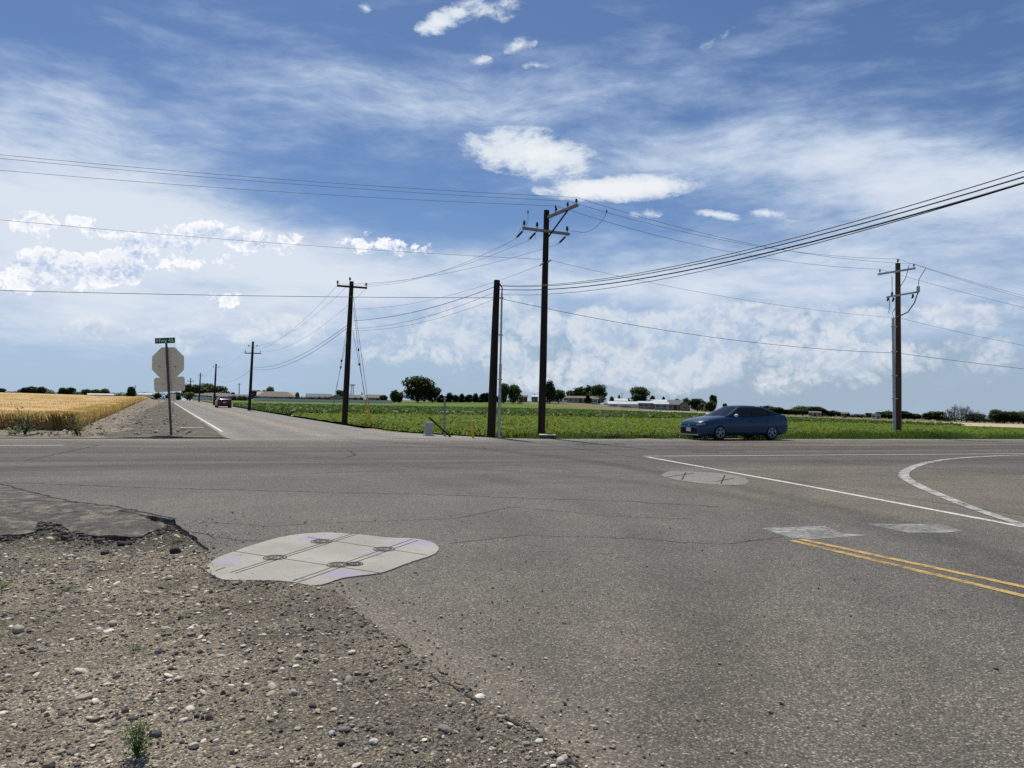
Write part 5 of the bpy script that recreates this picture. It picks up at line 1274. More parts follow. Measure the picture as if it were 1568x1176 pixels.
# guyed pole
P4, g4, t4 = pole_base(528, 650, 538.5, 431, 43.9, .17, .12, M['wood'], 'dark guyed pole at the mouth of the side street')
a5, b5 = at(516, 437.5, 43.6), at(562, 441, 44.2); arm(P4, g4, a5, b5, m=M['wood'])
arm_tops = []
for f in (.02, .97): p = a5.lerp(b5, f); ins_part(P4, g4, p + Vector((0, 0, .05)), .26, .07); arm_tops.append(p)
ins_part(P4, g4, t4 + Vector((-.1, 0, 0)), .26, .07)
for (sx, sy, ex, ey, dz) in ((541, 470, 563, 652, 43.4), (540, 505, 568, 653, 43.4), (541, 455, 569, 654, 43.2)):
    a_ = at(sx, sy, 43.8); gnd = flat(ex, ey); gw = MB().tube([a_ - g4, gnd - g4], .011, 5); gw.build('guy_wire', M['wire'], P4)
    for f in ((.36,) if sy != 455 else ()): p = a_.lerp(gnd, f) - g4; MB().tube([p, p + (gnd - a_).normalized() * .12], .05, 8).build('guy_insulator', M['porcelain'], P4)
    MB().tube([gnd.lerp(a_, .005) - g4, gnd.lerp(a_, .21) - g4], .030, 8).build('guy_guard', M['yellow'], P4)
for (sx, sy, ex, ey) in ((531, 505, 508, 622), (531, 520, 505, 622)):
    a_ = at(sx, sy, 44); gnd = spot(ex, 52); MB().tube([a_ - g4, gnd - g4], .010, 5).build('guy_wire', M['wire'], P4)
    p = a_.lerp(gnd, .30) - g4; MB().tube([p, p + (gnd - a_).normalized() * .14], .05, 8).build('guy_insulator', M['porcelain'], P4)
# poles along the side street
LINE = []
for (bx, tx, ty, dp, lb, full) in ((382, 387.5, 523, 82, 'dark pole with a crossarm beside the red car', 1), (328, 331, 557, 122, 'plain pole left of the red car along the street', 0), (305, 307, 571, 166, 'thin pole in front of the broad green trees', 0), (291, 292, 579, 214, 'farthest street pole with a short crossarm', 1)):
    Pn, gn, tn = pole_base(bx, 0, tx, ty, dp, .16, .11, M['wood'], lb)
    LINE.append((Pn, gn, tn))
    z = -1.25 if dp == 82 else -.9
    if full:
        arm(Pn, gn, tn + Vector((-.85, -.1, z)), tn + Vector((.85, .1, z)), m=M['wood'])
        for f in (-.8, .8): ins_part(Pn, gn, tn + Vector((f, 0, z + .06)), .22, .06)
    for f in (-.45, .45): ins_part(Pn, gn, tn + Vector((f, 0, -.55)), .2, .07); 
    MB().tube([tn - gn + Vector((-.45, 0, -.5)), tn - gn + Vector((0, 0, -.7)), tn - gn + Vector((.45, 0, -.5))], .02, 6).build('arm_bracket', M['galv'], Pn)
Pn, gn, tn = pole_base(366, 0, 366.5, 587, 270, .15, .11, M['wood'], 'small far pole beside the pale walled house', pos=None); arm(Pn, gn, tn + Vector((-.8, 0, -.3)), tn + Vector((.8, 0, -.3)), m=M['wood'])
Pn, gn, tn = pole_base(207, 0, 207, 590, 390, .18, .13, M['wood'], 'tiny far pole beyond the wheat beside a round tree'); arm(Pn, gn, tn + Vector((-1.2, 0, -.8)), tn + Vector((1.2, 0, -.8)), m=M['wood'])
for i, (px, yt) in enumerate(((814.5, 604), (818.5, 602.5), (823, 605), (952.5, 601), (1361, 627))):
    Pn, gn, tn = pole_base(px, 0, px, yt, 420, .16, .12, M['wood'], ['left of three hair thin far poles left of the tallest pole', 'middle of three hair thin far poles left of the tallest pole', 'right of three hair thin far poles left of the tallest pole', 'hair thin far pole behind the white sheds', 'hair thin far pole left of the conduit pole'][i]); arm(Pn, gn, tn + Vector((-1, 0, -.6)), tn + Vector((1, 0, -.6)), m=M['wood'])
def lattice():
    g = spot(539.5, 330); h = at(539.5, 589.5, 330).z - g.z; root = empty('lattice_tower', g, 0, 'small grey lattice tower behind the roofs right of the guyed pole', 'tower'); mb = MB()
    for sx in (-1, 1):
        for sy in (-1, 1): mb.tube([(sx * .7, sy * .7, 0), (sx * .45, sy * .45, h)], .06, 5)
    n = 8
    for i in range(n):
        z0, z1 = h * i / n, h * (i + 1) / n; w0 = .7 - .25 * i / n; w1 = .7 - .25 * (i + 1) / n
        for s in (-1, 1): mb.tube([(-w0, s * w0, z0), (w1, s * w1, z1)], .035, 4); mb.tube([(w0, s * w0, z0), (-w1, s * w1, z1)], .035, 4)
    mb.build('frame', M['galv'], root); MB().box((0, 0, h), (1.9, 1.9, .5)).build('platform', M['galv'], root)
lattice()

def wire(a, b, sag, r, label, m='wire', group='overhead wires', n=28, name='overhead_wire'):
    a = Vector(a); b = Vector(b); g = (a + b) / 2
    pts = [a.lerp(b, i / n) - Vector((0, 0, 4 * sag * (i / n) * (1 - i / n))) for i in range(n + 1)]
    org = pts[0].copy(); mb = MB().tube([p - org for p in pts], r * .66, 6, False); o = mb.build(name, M[m]); o.location = org; tag(o, label, 'wire', group); return o
def through(a, px, py, depth, total):
    """end point so that the wire from a passes the photo point at that depth, extended to 'total' times the span"""
    p = at(px, py, depth); return a + (p - a) * total
# highway line: to the left
dl = 27.2
z_ = Vector((0, 0, .26))
for p, py, lb in ((top_ins[0] + z_, 237, 'lowest of the three top wires running left from the tallest pole'), (top_ins[1] + z_, 218, 'middle of the three top wires running left from the tallest pole'), (top_ins[2] + z_, 212, 'uppermost wire running left from the tallest pole')):
    d = dl - (top_ins[0].y - p.y); end = through(p, 0, py, d, 2.0); wire(p, end, .55, .010, lb)
n1 = at(827, 397, 32.2); wire(n1, through(n1, 0, 315, dl, 2.0), .5, .009, 'single thin wire from the tallest pole to the left edge, below the top three')
tA = t3 + Vector((0, 0, .22)); tB = a3.lerp(b3, .04) + Vector((0, 0, .25)); tC = a3.lerp(b3, .97) + Vector((0, 0, .25))
wire(top_ins[2] + z_, tC, .55, .010, 'uppermost wire between the tallest pole and the riser pole'); wire(top_ins[1] + z_, tA, .55, .010, 'middle wire between the tallest pole and the riser pole'); wire(top_ins[0] + z_, tB, .55, .010, 'lowest top wire between the tallest pole and the riser pole')
n2 = at(845, 399, 32.2); n3 = at(1378, 487, 39.6); wire(n2, n3, .35, .009, 'thin neutral wire between the tallest pole and the riser pole')
for p, py, lb in ((tC, 441, 'upper of the two top wires leaving the riser pole rightwards'), (tA, 445, 'second top wire leaving the riser pole rightwards'), (tB, 459, 'lowest top wire leaving the riser pole rightwards'), (n3, 517, 'thin neutral wire leaving the riser pole rightwards')):
    wire(p, through(p, 1568, py, 44.0, 3.0), .5, .010, lb)
# communications line along the highway
k0 = at(757, 456, 31.9); k1 = at(1374, 540.5, 39.4)
wire(k0, through(k0, 0, 434, 27.5, 2.0), .25, .016, 'long dark cable from the short pole to the left edge'); wire(k0 + Vector((.12, 0, 0)), k1, .45, .016, 'dark cable sloping from the short pole to the riser pole'); wire(k1, through(k1, 1568, 560, 44, 3.0), .2, .016, 'dark cable leaving the riser pole at mid height')
# lines up the side street
for i, (q, tgt, lb) in enumerate(((de[0], b5, 'first wire from the lower arm of the tallest pole to the guyed pole'), (de[1], a5.lerp(b5, .55), 'second wire from the lower arm of the tallest pole to the guyed pole'), (de[2], a5, 'third wire from the lower arm of the tallest pole to the guyed pole'))):
    wire(q, tgt + Vector((0, 0, .1)), .45, .009, lb)
wire(at(824, 407, 32.2), at(541, 473, 43.9), .45, .008, 'thin neutral wire between the tallest and the guyed pole')
c0 = at(764, 438, 32.0); wire(c0 - Vector((.1, 0, 0)), at(541, 491, 43.9), .3, .018, 'thick cable from the top of the short pole to the guyed pole'); wire(at(756, 448, 32), at(540, 503, 43.9), .35, .010, 'thin cable below the thick one from the short to the guyed pole'); wire(at(755, 459, 32), at(540, 506, 43.9), .35, .009, 'lowest thin cable from the short to the guyed pole')
s0 = (LINE[0], 82)
T5 = LINE[0][2]
for i, (src, ox, oz, sg, r, lb) in enumerate(((a5, -.8, -1.1, 1.0, .010, 'left wire from the guyed pole to the crossarm pole'), (b5, .8, -1.1, 1.0, .010, 'right wire from the guyed pole to the crossarm pole'), (t4, -.45, -.4, 1.1, .009, 'top wire from the guyed pole to the crossarm pole'), (at(533, 497, 43.9), 0, -2.7, .8, .018, 'upper dark cable from the guyed pole to the crossarm pole'), (at(532, 502, 43.9), 0, -2.9, .9, .018, 'lower dark cable from the guyed pole to the crossarm pole'))):
    wire(src, T5 + Vector((ox, 0, oz)), sg, r, lb)
for i in range(3):
    A, B = LINE[i][2], LINE[i + 1][2]; nm = ['crossarm pole to the plain pole', 'plain pole to the thin pole', 'thin pole to the farthest street pole'][i]
    wire(A + Vector((-.45, 0, -.4)), B + Vector((-.45, 0, -.4)), 1.0, .010, 'upper wire from the ' + nm); wire(A + Vector((0, 0, -2.8)), B + Vector((0, 0, -2.3)), 1.0, .018, 'lower cable from the ' + nm)
# service cables over the near street, to a pole behind the viewer on the right
for src, py, r, lb, m_ in ((at(764, 437, 32), 262, .016, 'uppermost cable rising from the short pole to the top right corner', 'wire_al'), (at(765, 438, 32), 271, .017, 'second cable rising from the short pole to the right edge', 'wire'), (at(765, 443, 32), 280, .024, 'thickest cable rising from the short pole to the right edge', 'wire'), (at(767, 451, 31.9), 281, .012, 'lowest attached cable curving from the short pole to the right edge', 'wire')):
    p = at(1568, py, 11.3); end = src + (p - src) * 1.5; S = 1.5 * .0
    # sag solved so the curve still passes the image-edge point
    sg = 1.15; end.z += 4 * sg * (1 / 1.5) * (1 - 1 / 1.5) * 1.5; wire(src, end, sg, r, lb, m_, 'cables over the near street')
# jumper leads on the tallest pole
def lead(pts, label_parent=P1, g=g1, r=.008):
    MB().tube(smoothline([p - g for p in pts], 6), r, 5).build('jumper_lead', M['wire'], label_parent)
lead([at(929, 320, 32.6), at(926, 332, 32.6), at(912, 348, 32.6), at(895, 356, 32.6), at(882, 354, 32.6), at(872, 354, 32.6)]); lead([at(808.5, 321, 31), at(808, 340, 32), at(805, 347, 32)]); lead([at(850.5, 313, 31.5), at(850, 325, 32), at(841, 340, 32.3)])
lead([at(803, 344, 32), at(796, 352, 32.2), at(793, 362, 32.4)], r=.006); lead([at(819, 357, 32), at(820, 366, 32.4)], r=.006)
for px, py in ((929, 320), (808.5, 321), (850.5, 313)): p = at(px, py + 2, 32.2) - g1; MB().tube([p - Vector((0, 0, .1)), p], .03, 6).build('clamp', M['porcelain'], P1)

# ------------------------------------------------------------------ sign
def stop_sign():
    dp = 29.0; g = at(263, 665, dp); g.z = 0; top = at(254.5, 524, dp)
    root = empty('stop_sign', g, 0, 'back of an octagonal sign with a plaque and green name plate on a leaning post', 'road sign')
    T = top - g; ax = T.normalized(); sx = Vector((1, 0, 0)); sx = (sx - ax * sx.dot(ax)).normalized(); ny = ax.cross(sx)
    # slight turn so that plates face up the side street
    MB().tube([(0, 0, -.2), T * .995], .045, 4, True, False).build('post', M['post'], root)
    def plate(cx, cy, pts, name, m, dist=.07, th=.006):
        c = at(cx, cy, dp) - g
        V_ = [c + sx * x + ax * y + ny * dist for x, y in pts]; return MB().prism(V_, ny * th).build(name, m, root)
    r = 1.205 / 2; k = r * math.tan(R(22.5)); octa = [(r, -k), (r, k), (k, r), (-k, r), (-r, k), (-r, -k), (-k, -r), (k, -r)]
    rot = R(-1.5); rt = lambda P_, a_: [(x * math.cos(a_) - y * math.sin(a_), x * math.sin(a_) + y * math.cos(a_)) for x, y in P_]
    plate(256, 556, rt(octa, R(-4)), 'stop_plate', M['signback'], .07); red = simple('red_sign_face', (.45, .02, .02), .5); plate(256, 556, rt([(x * .99, y * .99) for x, y in octa], R(-4)), 'sign_face', red, .0765, .002)
    w, h = 1.16 / 2, .55 / 2; cr = .06; rr = [(w, -h + cr), (w, h - cr), (w - cr, h), (-w + cr, h), (-w, h - cr), (-w, -h + cr), (-w + cr, -h), (w - cr, -h)]
    plate(258, 588.5, rt(rr, R(-1)), 'plaque', M['signback'], .085)
    bolts = MB()
    for px, py in ((243, 561), (267, 561), (248, 588)): c = at(px, py, dp) - g; bolts.tube([c + ny * .02, c + ny * .075], .028, 8)
    bolts.build('bolt', M['galv'], root)
    # name plate
    green = simple('green_sign', (.010, .085, .045), .5); c = at(252.7, 521.5, dp) - g
    ex = (Vector((1, 0, 0)) * math.cos(R(3.8)) + Vector((0, 0, 1)) * math.sin(R(3.8)) + Vector((0, .10, 0))).normalized(); ez = ex.cross(Vector((0, -1, 0))).normalized() * -1
    ez = Vector((0, -1, 0)).cross(ex).normalized(); ez = ez if ez.z > 0 else -ez; en = ex.cross(ez).normalized(); en = en if en.y < 0 else -en
    hw_, hh = .365, .105
    pl = MB().prism([c + ex * x + ez * y for x, y in ((-hw_, -hh), (hw_, -hh), (hw_, hh), (-hw_, hh))], -en * .004).build('name_plate', green, root)
    cu = bpy.data.curves.new('txt', 'FONT'); cu.body = 'Hwy 45'; cu.size = .20; cu.align_x = 'CENTER'; cu.align_y = 'CENTER'; cu.extrude = .001; cu.offset = .0025
    to = bpy.data.objects.new('txt', cu); COL.objects.link(to); dg = bpy.context.evaluated_depsgraph_get(); me = bpy.data.meshes.new_from_object(to.evaluated_get(dg)); bpy.data.objects.remove(to)
    M['letter'] = simple('pale_green_lettering', (.70, .85, .62), .6)
    lo = link('lettering', me, M['letter'], pl); Mx = Matrix((ex, ez, en)).transposed().to_4x4(); Mx.translation = c + en * .004; lo.matrix_local = Mx
    MB().box(T * 1.0 + Vector((0, 0, -.02)), (.07, .05, .10)).build('bracket', M['galv'], root)
stop_sign()
def small_sign(px, ytop, ybase, dp, w, h, m, label, cat='road sign'):
    g = spot(px, dp); t = at(px, ytop, dp); root = empty('road_sign', g, 0, label, cat); H = t.z - g.z
    MB().tube([(0, 0, -.1), (0, 0, H)], .03, 4, True, False).build('post', M['galv'], root); MB().box((0, -.04, H - h / 2), (w, .01, h)).build('sign_plate', m, root)
small_sign(265.5, 603, 634, 62, .45, .6, M['signback'], 'thin sign post standing behind the stop sign on the verge'); small_sign(243.5, 610, 620, 105, .3, .3, M['signback'], 'small far marker post on the verge left of the stop sign')
small_sign(327, 607, 613, 150, .7, .9, M['white'], 'small white sign on a post left of the red car')

# ------------------------------------------------------------------ small roadside things
def pedestal():
    g = flat(656.5, 667); root = empty('utility_pedestal', (g.x, g.y, 0), 0, 'pale grey utility pedestal at the highway edge', 'utility box'); d = g.y
    w = .30; h = .50; t = Matrix.Rotation(R(2.5), 3, 'Y')
    MB().box((0, 0, h / 2), (w, .26, h), t).build('housing', M['pedestal'], root)
    mb = MB().box((.012, 0, h + .03), (w + .04, .30, .08), t); mb.build('cap', M['pedestal'], root); MB().box((-.02, 0, .03), (w + .12, .36, .06)).build('base', M['white'], root)
    MB().box((.02, -.135, h * .75), (.05, .012, .08)).build('latch', M['galv'], root)
pedestal()
def stake(px, ytop, ybase, r, m, label, tip=None, cat='post', name='post'):
    g = flat(px, ybase); t = at(tip or px, ytop, g.y); root = empty(name, (g.x, g.y, 0), 0, label, cat)
    T = t - g; MB().tube([(0, 0, -.1), T], r, 8).build('shaft', m, root); MB().tube([T * .97, T * 1.01], r * 1.12, 8).build('tip', M['white'] if m is M['yellow'] else m, root); return root
stake(681, 607, 668, .042, M['wood_grey'], 'slim weathered wooden post right of the utility pedestal'); 
stake(724, 644, 671, .045, M['yellow'], 'yellow marker post left of the short thick pole', cat='marker post', name='marker_post'); stake(783.5, 656, 671, .035, M['yellow'], 'short yellow marker right of the grey conduit', cat='marker post', name='marker_post')
stake(836.5, 642, 667, .03, M['orange'], 'faded orange stake just right of the tallest pole', tip=838, cat='stake', name='stake')
g = flat(690, 669); e = at(657.5, 639.5, g.y + .4); root = empty('leaning_post', (g.x, g.y, 0), 0, 'dark broken post leaning over the utility pedestal', 'post'); MB().tube([(0, 0, 0), (e - g) * .8, e - g], [.035, .04, .045], 7).build('shaft', M['wood'], root)
g = flat(839, 671.5); root = empty('meter_vault', (g.x, g.y, 0), R(3), 'low dark box with a pale lid at the foot of the tallest pole', 'utility box'); MB().box((0, 0, .06), (.60, .4, .16)).build('housing', M['post'], root); MB().box((-.02, 0, .155), (.66, .46, .035)).build('lid', M['signback'], root)

# ------------------------------------------------------------------ cars
def carpaint(name, c, flake=.3):
    m, k, b, pos = newmat(name); b.inputs['Base Color'].default_value = (*c, 1); b.inputs['Metallic'].default_value = .1; b.inputs['Roughness'].default_value = .32
    b.inputs['Coat Weight'].default_value = .35; b.inputs['Coat Roughness'].default_value = .03; b.inputs['Coat IOR'].default_value = 1.5; b.inputs['Specular IOR Level'].default_value = .3
    n = k.noise(k.n('ShaderNodeTexCoord').outputs['Object'], 3, 4, .6); k.put(b.inputs['Roughness'], k.m('MULTIPLY_ADD', n, .15, .26)); return m
M['rim'] = simple('alloy_rim', (.34, .35, .37), .4, .5, .05, 3); M['lamp'] = simple('headlight_lens', (.30, .32, .34), .1, .2, .1, 3, .8); M['tail'] = simple('red_tail_light', (.25, .006, .008), .15, 0, .1, 3, .7); M['plate'] = simple('number_plate', (.55, .56, .58), .5)
M['glass'] = simple('car_glass', (.006, .007, .008), .05, 0, .05, 2, .45); M['chrome'] = simple('chrome', (.6, .6, .62), .15, 1.0, .02, 3)
def interp(x, tab, c): xs = [t[0] for t in tab]; return float(np.interp(x, xs, [t[c] for t in tab]))
BODY = [(-2.315, .34, .86, .70), (-2.27, .27, 1.02, .79), (-2.15, .23, 1.09, .84), (-1.9, .20, 1.115, .875), (-1.5, .19, 1.09, .89), (-.9, .19, 1.03, .892), (0, .19, .99, .892), (.6, .19, .985, .89), (.95, .19, .98, .885), (1.4, .18, .945, .885), (1.8, .17, .885, .87), (2.05, .16, .825, .83), (2.2, .16, .765, .78), (2.28, .18, .70, .71), (2.315, .25, .62, .62)]
GH = [(-1.95, 1.10), (-1.75, 1.165), (-1.4, 1.325), (-1.1, 1.415), (-.7, 1.455), (-.3, 1.465), (.0, 1.455), (.2, 1.42), (.5, 1.27), (.8, 1.11), (1.05, .985)]
def car(name, loc, heading, paint, label, group=None):
    root = empty(name, loc, heading, label, 'car', group)
    # lower body
    xs = np.concatenate([np.linspace(-2.315, -2.1, 8), np.linspace(-2.0, 2.0, 41), np.linspace(2.08, 2.315, 9)])
    rings = []
    for x in xs:
        zb, zt, w = interp(x, BODY, 1), interp(x, BODY, 2), interp(x, BODY, 3); H = zt - zb
        half = [(0, zb), (w * .80, zb), (w * .95, zb + .05), (w * .985, zb + H * .22), (w, zb + H * .45), (w * .995, zb + H * .62), (w * .965, zb + H * .78), (w * .93, zb + H * .90), (w * .86, zt - .012), (w * .6, zt + .018), (w * .3, zt + .032), (0, zt + .036)]
        rings.append([(x, y, z) for y, z in half] + [(x, -y, z) for y, z in half[-2:0:-1]])
    n = len(rings[0]); V_ = [p for r in rings for p in r]; Fs = [(i * n + j, i * n + (j + 1) % n, (i + 1) * n + (j + 1) % n, (i + 1) * n + j) for i in range(len(rings) - 1) for j in range(n)]
    Fs += [list(range(n)), [(len(rings) - 1) * n + j for j in range(n)][::-1]]
    mb = MB(); mb.add(V_, Fs, True); body = mb.build('body', [paint, M['trim']], root)
    cut = []
    for wx in (1.36, -1.34):
        for s in (-1, 1):
            c = MB().tube([(wx, s * .62, .33), (wx, s * 1.1, .33)], .375, 28, True, False).build('cut', M['trim']); cut.append(c)
            md = body.modifiers.new('b', 'BOOLEAN'); md.operation = 'DIFFERENCE'; md.object = c; md.solver = 'EXACT'
    dg = bpy.context.evaluated_depsgraph_get(); me = bpy.data.meshes.new_from_object(body.evaluated_get(dg))
    body.modifiers.clear(); body.data = me
    for c in cut: bpy.data.objects.remove(c)
    for pl in me.polygons:
        c = pl.center
        for wx in (1.36, -1.34):
            if math.hypot(c.x - wx, c.z - .33) < .40 and abs(pl.normal.y) < .6 and abs(c.y) < .88 and c.z < .73 and abs(c.y) > .6 and math.hypot(c.x - wx, c.z - .33) < .385: pl.material_index = min(1, len(me.materials) - 1)
    # greenhouse
    gx = np.linspace(-1.95, 1.05, 44)
    def ring(x, inset=0):
        zt = interp(x, GH, 1); zb = interp(x, BODY, 2) - .03; w = interp(x, BODY, 3) * .865; h = max(.02, zt - zb); wt = w - h * .52
        return [(w, zb), (w - h * .10, zb + h * .28), (w - h * .24, zb + h * .58), (wt + .015, zb + h * .86), (wt - .07, zt - .008), (wt * .55, zt + .012), (0, zt + .018)]
    rings = []
    for x in gx: r = ring(x); rings.append([(x, y, z) for y, z in r] + [(x, -y, z) for y, z in r[-2::-1]])
    n = len(rings[0]); V_ = [p for r in rings for p in r]; Fs = [(i * n + j, i * n + j + 1, (i + 1) * n + j + 1, (i + 1) * n + j) for i in range(len(rings) - 1) for j in range(n - 1)]
    mb = MB(); mb.add(V_, Fs, True); mb.build('cabin', paint, root)
    def gpt(x, t, off=.006):
        r = ring(x); k_ = t * (len(r) - 1); i = min(int(k_), len(r) - 2); f = k_ - i; y = r[i][0] * (1 - f) + r[i + 1][0] * f; z = r[i][1] * (1 - f) + r[i + 1][1] * f
        dy = r[i + 1][0] - r[i][0]; dz = r[i + 1][1] - r[i][1]; L = math.hypot(dy, dz) + 1e-9; return Vector((x, y + dz / L * off, z - dy / L * off))
    def pane(nm, top, bot, x0, x1, s, m=M['glass'], par=root, nx=14, nt=6, off=.006):
        P = np.zeros((nx, nt, 3))
        for i in range(nx):
            x = x0 + (x1 - x0) * i / (nx - 1); tb, tt = bot(x), top(x)
            for j in range(nt): p = gpt(x, tb + (tt - tb) * j / (nt - 1), off); P[i, j] = (p.x, p.y * s, p.z)
        fs = [(i * nt + j, (i + 1) * nt + j, (i + 1) * nt + j + 1, i * nt + j + 1) for i in range(nx - 1) for j in range(nt - 1)]
        return MB().add([tuple(q) for q in P.reshape(-1, 3)], fs, True).build(nm, m, par)
    for s in (1, -1):
        def tb(x): return .07
        def tt(x): return max(.08, min(.50, .50 - max(0, (x - .25)) * .55 - max(0, -1.15 - x) * .75))
        pane('window_surround', lambda x: min(.56, tt(x) + .06), lambda x: .03, -1.66, .82, s, M['trim'], nx=24, off=.003)
        pane('side_window', tt, tb, -.30, .72, s); pane('side_window', tt, tb, -1.18, -.38, s); pane('side_window', tt, tb, -1.55, -1.25, s, nx=8)
    # windscreen and rear glass drawn over the sloping top of the cabin
    def slope(nm, x0, x1, yk0, yk1):
        nx, ny_ = 12, 9; vs = []
        for i in range(nx):
            x = x0 + (x1 - x0) * i / (nx - 1); r = ring(x); k_ = yk0 + (yk1 - yk0) * i / (nx - 1); wmax = r[4][0] * k_
            for j in range(ny_):
                y = -wmax + 2 * wmax * j / (ny_ - 1); ay = abs(y); z = float(np.interp(ay, [r[6][0], r[5][0], r[4][0], r[3][0]], [r[6][1], r[5][1], r[4][1], r[3][1]])); vs.append((x, y, z + .009))
        MB().add(vs, [(i * ny_ + j, (i + 1) * ny_ + j, (i + 1) * ny_ + j + 1, i * ny_ + j + 1) for i in range(nx - 1) for j in range(ny_ - 1)], True).build(nm, M['glass'], root)
    slope('windscreen', .22, 1.0, .98, 1.06); slope('rear_window', -1.12, -1.82, .96, 1.0)
    # wheels
    for wx in (1.36, -1.34):
        for s in (1, -1):
            wr = empty('wheel', (wx, s * .78, .325)); wr.parent = root
            prof = [(.20, -.10), (.29, -.11), (.318, -.095), (.325, -.05), (.325, .05), (.318, .095), (.29, .11), (.20, .10)]; seg = 32
            vs = [(r * math.cos(2 * math.pi * i / seg), y * s, r * math.sin(2 * math.pi * i / seg)) for i in range(seg) for r, y in prof]; m_ = len(prof)
            fs = [(i * m_ + j, i * m_ + j + 1, ((i + 1) % seg) * m_ + j + 1, ((i + 1) % seg) * m_ + j) for i in range(seg) for j in range(m_ - 1)]
            MB().add(vs, fs, True).build('tyre', M['black'], wr)
            rm = MB()
            rm.tube([(.205 * math.cos(2 * math.pi * i / 32), s * .095, .205 * math.sin(2 * math.pi * i / 32)) for i in range(33)], .017, 6, False)
            for q in range(5):
                for dq in (-.16, .16):
                    a = 2 * math.pi * q / 5 + .3; a2 = a + dq; rm.tube([(.04 * math.cos(a), s * .085, .04 * math.sin(a)), (.20 * math.cos(a2), s * .095, .20 * math.sin(a2))], [.022, .017], 6)
            rm.tube([(0, s * .04, 0), (0, s * .10, 0)], .05, 12); rm.build('rim', M['rim'], wr)
            MB().tube([(0, s * .02, 0), (0, s * .05, 0)], .20, 20).build('brake_drum', M['trim'], wr)
    # front
    def bodyx(y, z):
        return 0
    def front_panel(nm, pts, m, x_of, th=.02):
        vs = [(x_of(y, z), y, z) for y, z in pts]; return MB().prism(vs, (th, 0, 0)).build(nm, m, root)
    fx = lambda y, z: 2.315 - .38 * max(0, abs(y) - .30) ** 1.6 - .10 * max(0, z - .50) * 3 - .05
    def curved(nm, y0, y1, zb_, zt_, m, extra=.012, n_=12):
        vs = []; nn = n_
        for i in range(nn + 1):
            y = y0 + (y1 - y0) * i / nn
            for j in range(5):
                z = zb_(y) + (zt_(y) - zb_(y)) * j / 4
                # find the body's front surface by scanning stations
                x = 2.315
                while x > 1.2:
                    zb, zt, w = interp(x, BODY, 1), interp(x, BODY, 2), interp(x, BODY, 3)
                    if abs(y) < w * .96 and zb < z < zt + .01: break
                    x -= .006
                vs.append((x + extra, y, z))
        return MB().add(vs, [(i * 5 + j, (i + 1) * 5 + j, (i + 1) * 5 + j + 1, i * 5 + j + 1) for i in range(nn) for j in range(4)], True).build(nm, m, root)
    curved('grille', -.55, .55, lambda y: .27 + .05 * abs(y), lambda y: .53 - .05 * abs(y), M['trim']); curved('upper_grille', -.58, .58, lambda y: .58 + .05 * abs(y), lambda y: .615 + .04 * abs(y), M['trim'])
    for s in (-1, 1): curved('headlight', s * .56, s * .80, lambda y: .615 + .09 * (abs(y) - .56), lambda y: .67 + .22 * (abs(y) - .56), M['lamp'], .014)
    curved('lower_lip', -.66, .66, lambda y: .20, lambda y: .235, M['plate'], .02)
    MB().box((2.335, 0, .43), (.02, .32, .16)).build('number_plate', M['plate'], root); MB().tube([(2.315, .0, .61), (2.328, .0, .61)], .05, 14).build('badge', M['chrome'], root)
    for s in (-1, 1):
        MB().box((.62, s * .985, 1.02), (.10, .16, .12)).build('mirror_mount', M['trim'], root) if False else None
        mm = MB(); mm.tube([(.66, s * .90, 1.02), (.66, s * .93, 1.03), (.66, s * 1.0, 1.045), (.655, s * 1.06, 1.045), (.65, s * 1.08, 1.04)], [.02, .055, .075, .065, .03], 10); mm.build('mirror', M['plate'] if name == 'sedan' else paint, root)
        for hx in (-.20, -1.08): MB().tube([(hx - .08, s * .905, .855), (hx, s * .92, .86), (hx + .08, s * .905, .855)], .014, 6).build('door_handle', paint, root)
        for dx in (.86, -.34, -1.05):
            zz = [.30, .55, .75, .93]; ws = []
            for z in zz: zb, zt, w = interp(dx, BODY, 1), interp(dx, BODY, 2), interp(dx, BODY, 3); f = (z - zb) / (zt - zb); ws.append(w * float(np.interp(f, [.05, .22, .45, .62, .78, .9, 1], [.95, .985, 1, .995, .965, .93, .86])) + .002)
            x_ = [dx + (.0 if dx != -1.05 else -.12 * (1 - z / .93)) for z in zz]
            MB().tube([(xx, s * w_, z) for xx, w_, z in zip(x_, ws, zz)], .005, 4).build('door_seam', M['trim'], root)
        MB().tube([(-.95, s * .862, .235), (.0, s * .868, .232), (.95, s * .862, .235)], .03, 6).build('sill', M['trim'], root)
    # rear
    for s in (-1, 1):
        MB().prism([(-2.30, s * .36, .80), (-2.22, s * .80, .80), (-2.10, s * .86, .86), (-2.13, s * .84, .95), (-2.27, s * .72, .93), (-2.315, s * .36, .88)], (-.018, 0, .02)).build('tail_light', M['tail'], root)
    MB().box((-2.325, 0, .70), (.02, .34, .16)).build('rear_plate', M['plate'], root); MB().box((-2.30, 0, .34), (.05, 1.2, .12)).build('rear_bumper_trim', M['trim'], root)
    MB().tube([(-.95, 0, 1.42), (-1.05, 0, 1.45), (-1.15, 0, 1.42)], [.01, .02, .01], 6).build('antenna_fin', M['trim'], root)
    return root
fw_, rw_ = flat(1100, 673.5), flat(1184, 673)
hd = math.atan2((fw_ - rw_).y, (fw_ - rw_).x)
fdir = Vector((math.cos(hd), math.sin(hd), 0)); left_n = Vector((-fdir.y, fdir.x, 0))
fw_ = fw_ - (fw_ - rw_) * .02; c_ = (fw_ + rw_) / 2 + fdir * .12 - left_n * .80 * (1 if left_n.y < 0 else -1)
c_ = c_ + HN * .40 + fdir * .22
car('sedan', (c_.x, c_.y, .004), hd, carpaint('blue_paint', (.008, .042, .095)), 'blue four door sedan driving left along the highway')
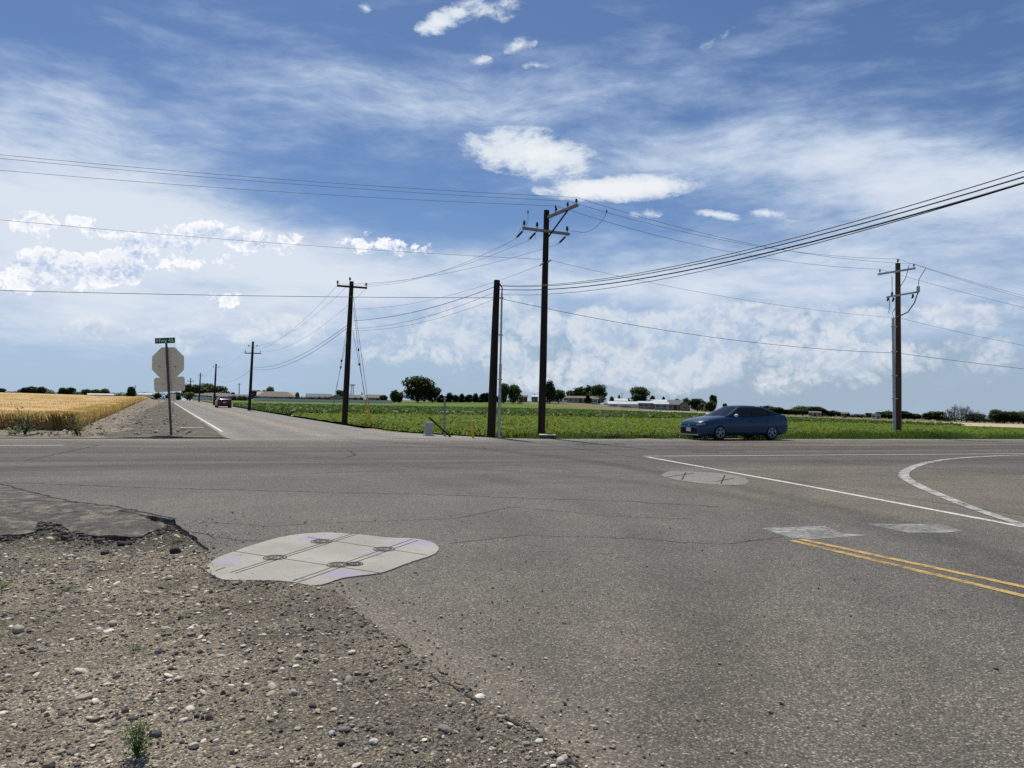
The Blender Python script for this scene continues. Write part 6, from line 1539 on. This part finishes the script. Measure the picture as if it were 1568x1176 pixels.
cr_ = S0 + SN * 4.95 + SD * ((at(338, 625, 96).y - S0.y) / SD.y); cr_ = Vector((cr_.x, cr_.y, 0))
car('red_car', (cr_.x, cr_.y, float(tz(cr_.x, cr_.y)) + .004), math.atan2(SD.y, SD.x), carpaint('red_paint', (.075, .003, .005)), 'dark red car driving away up the side street')
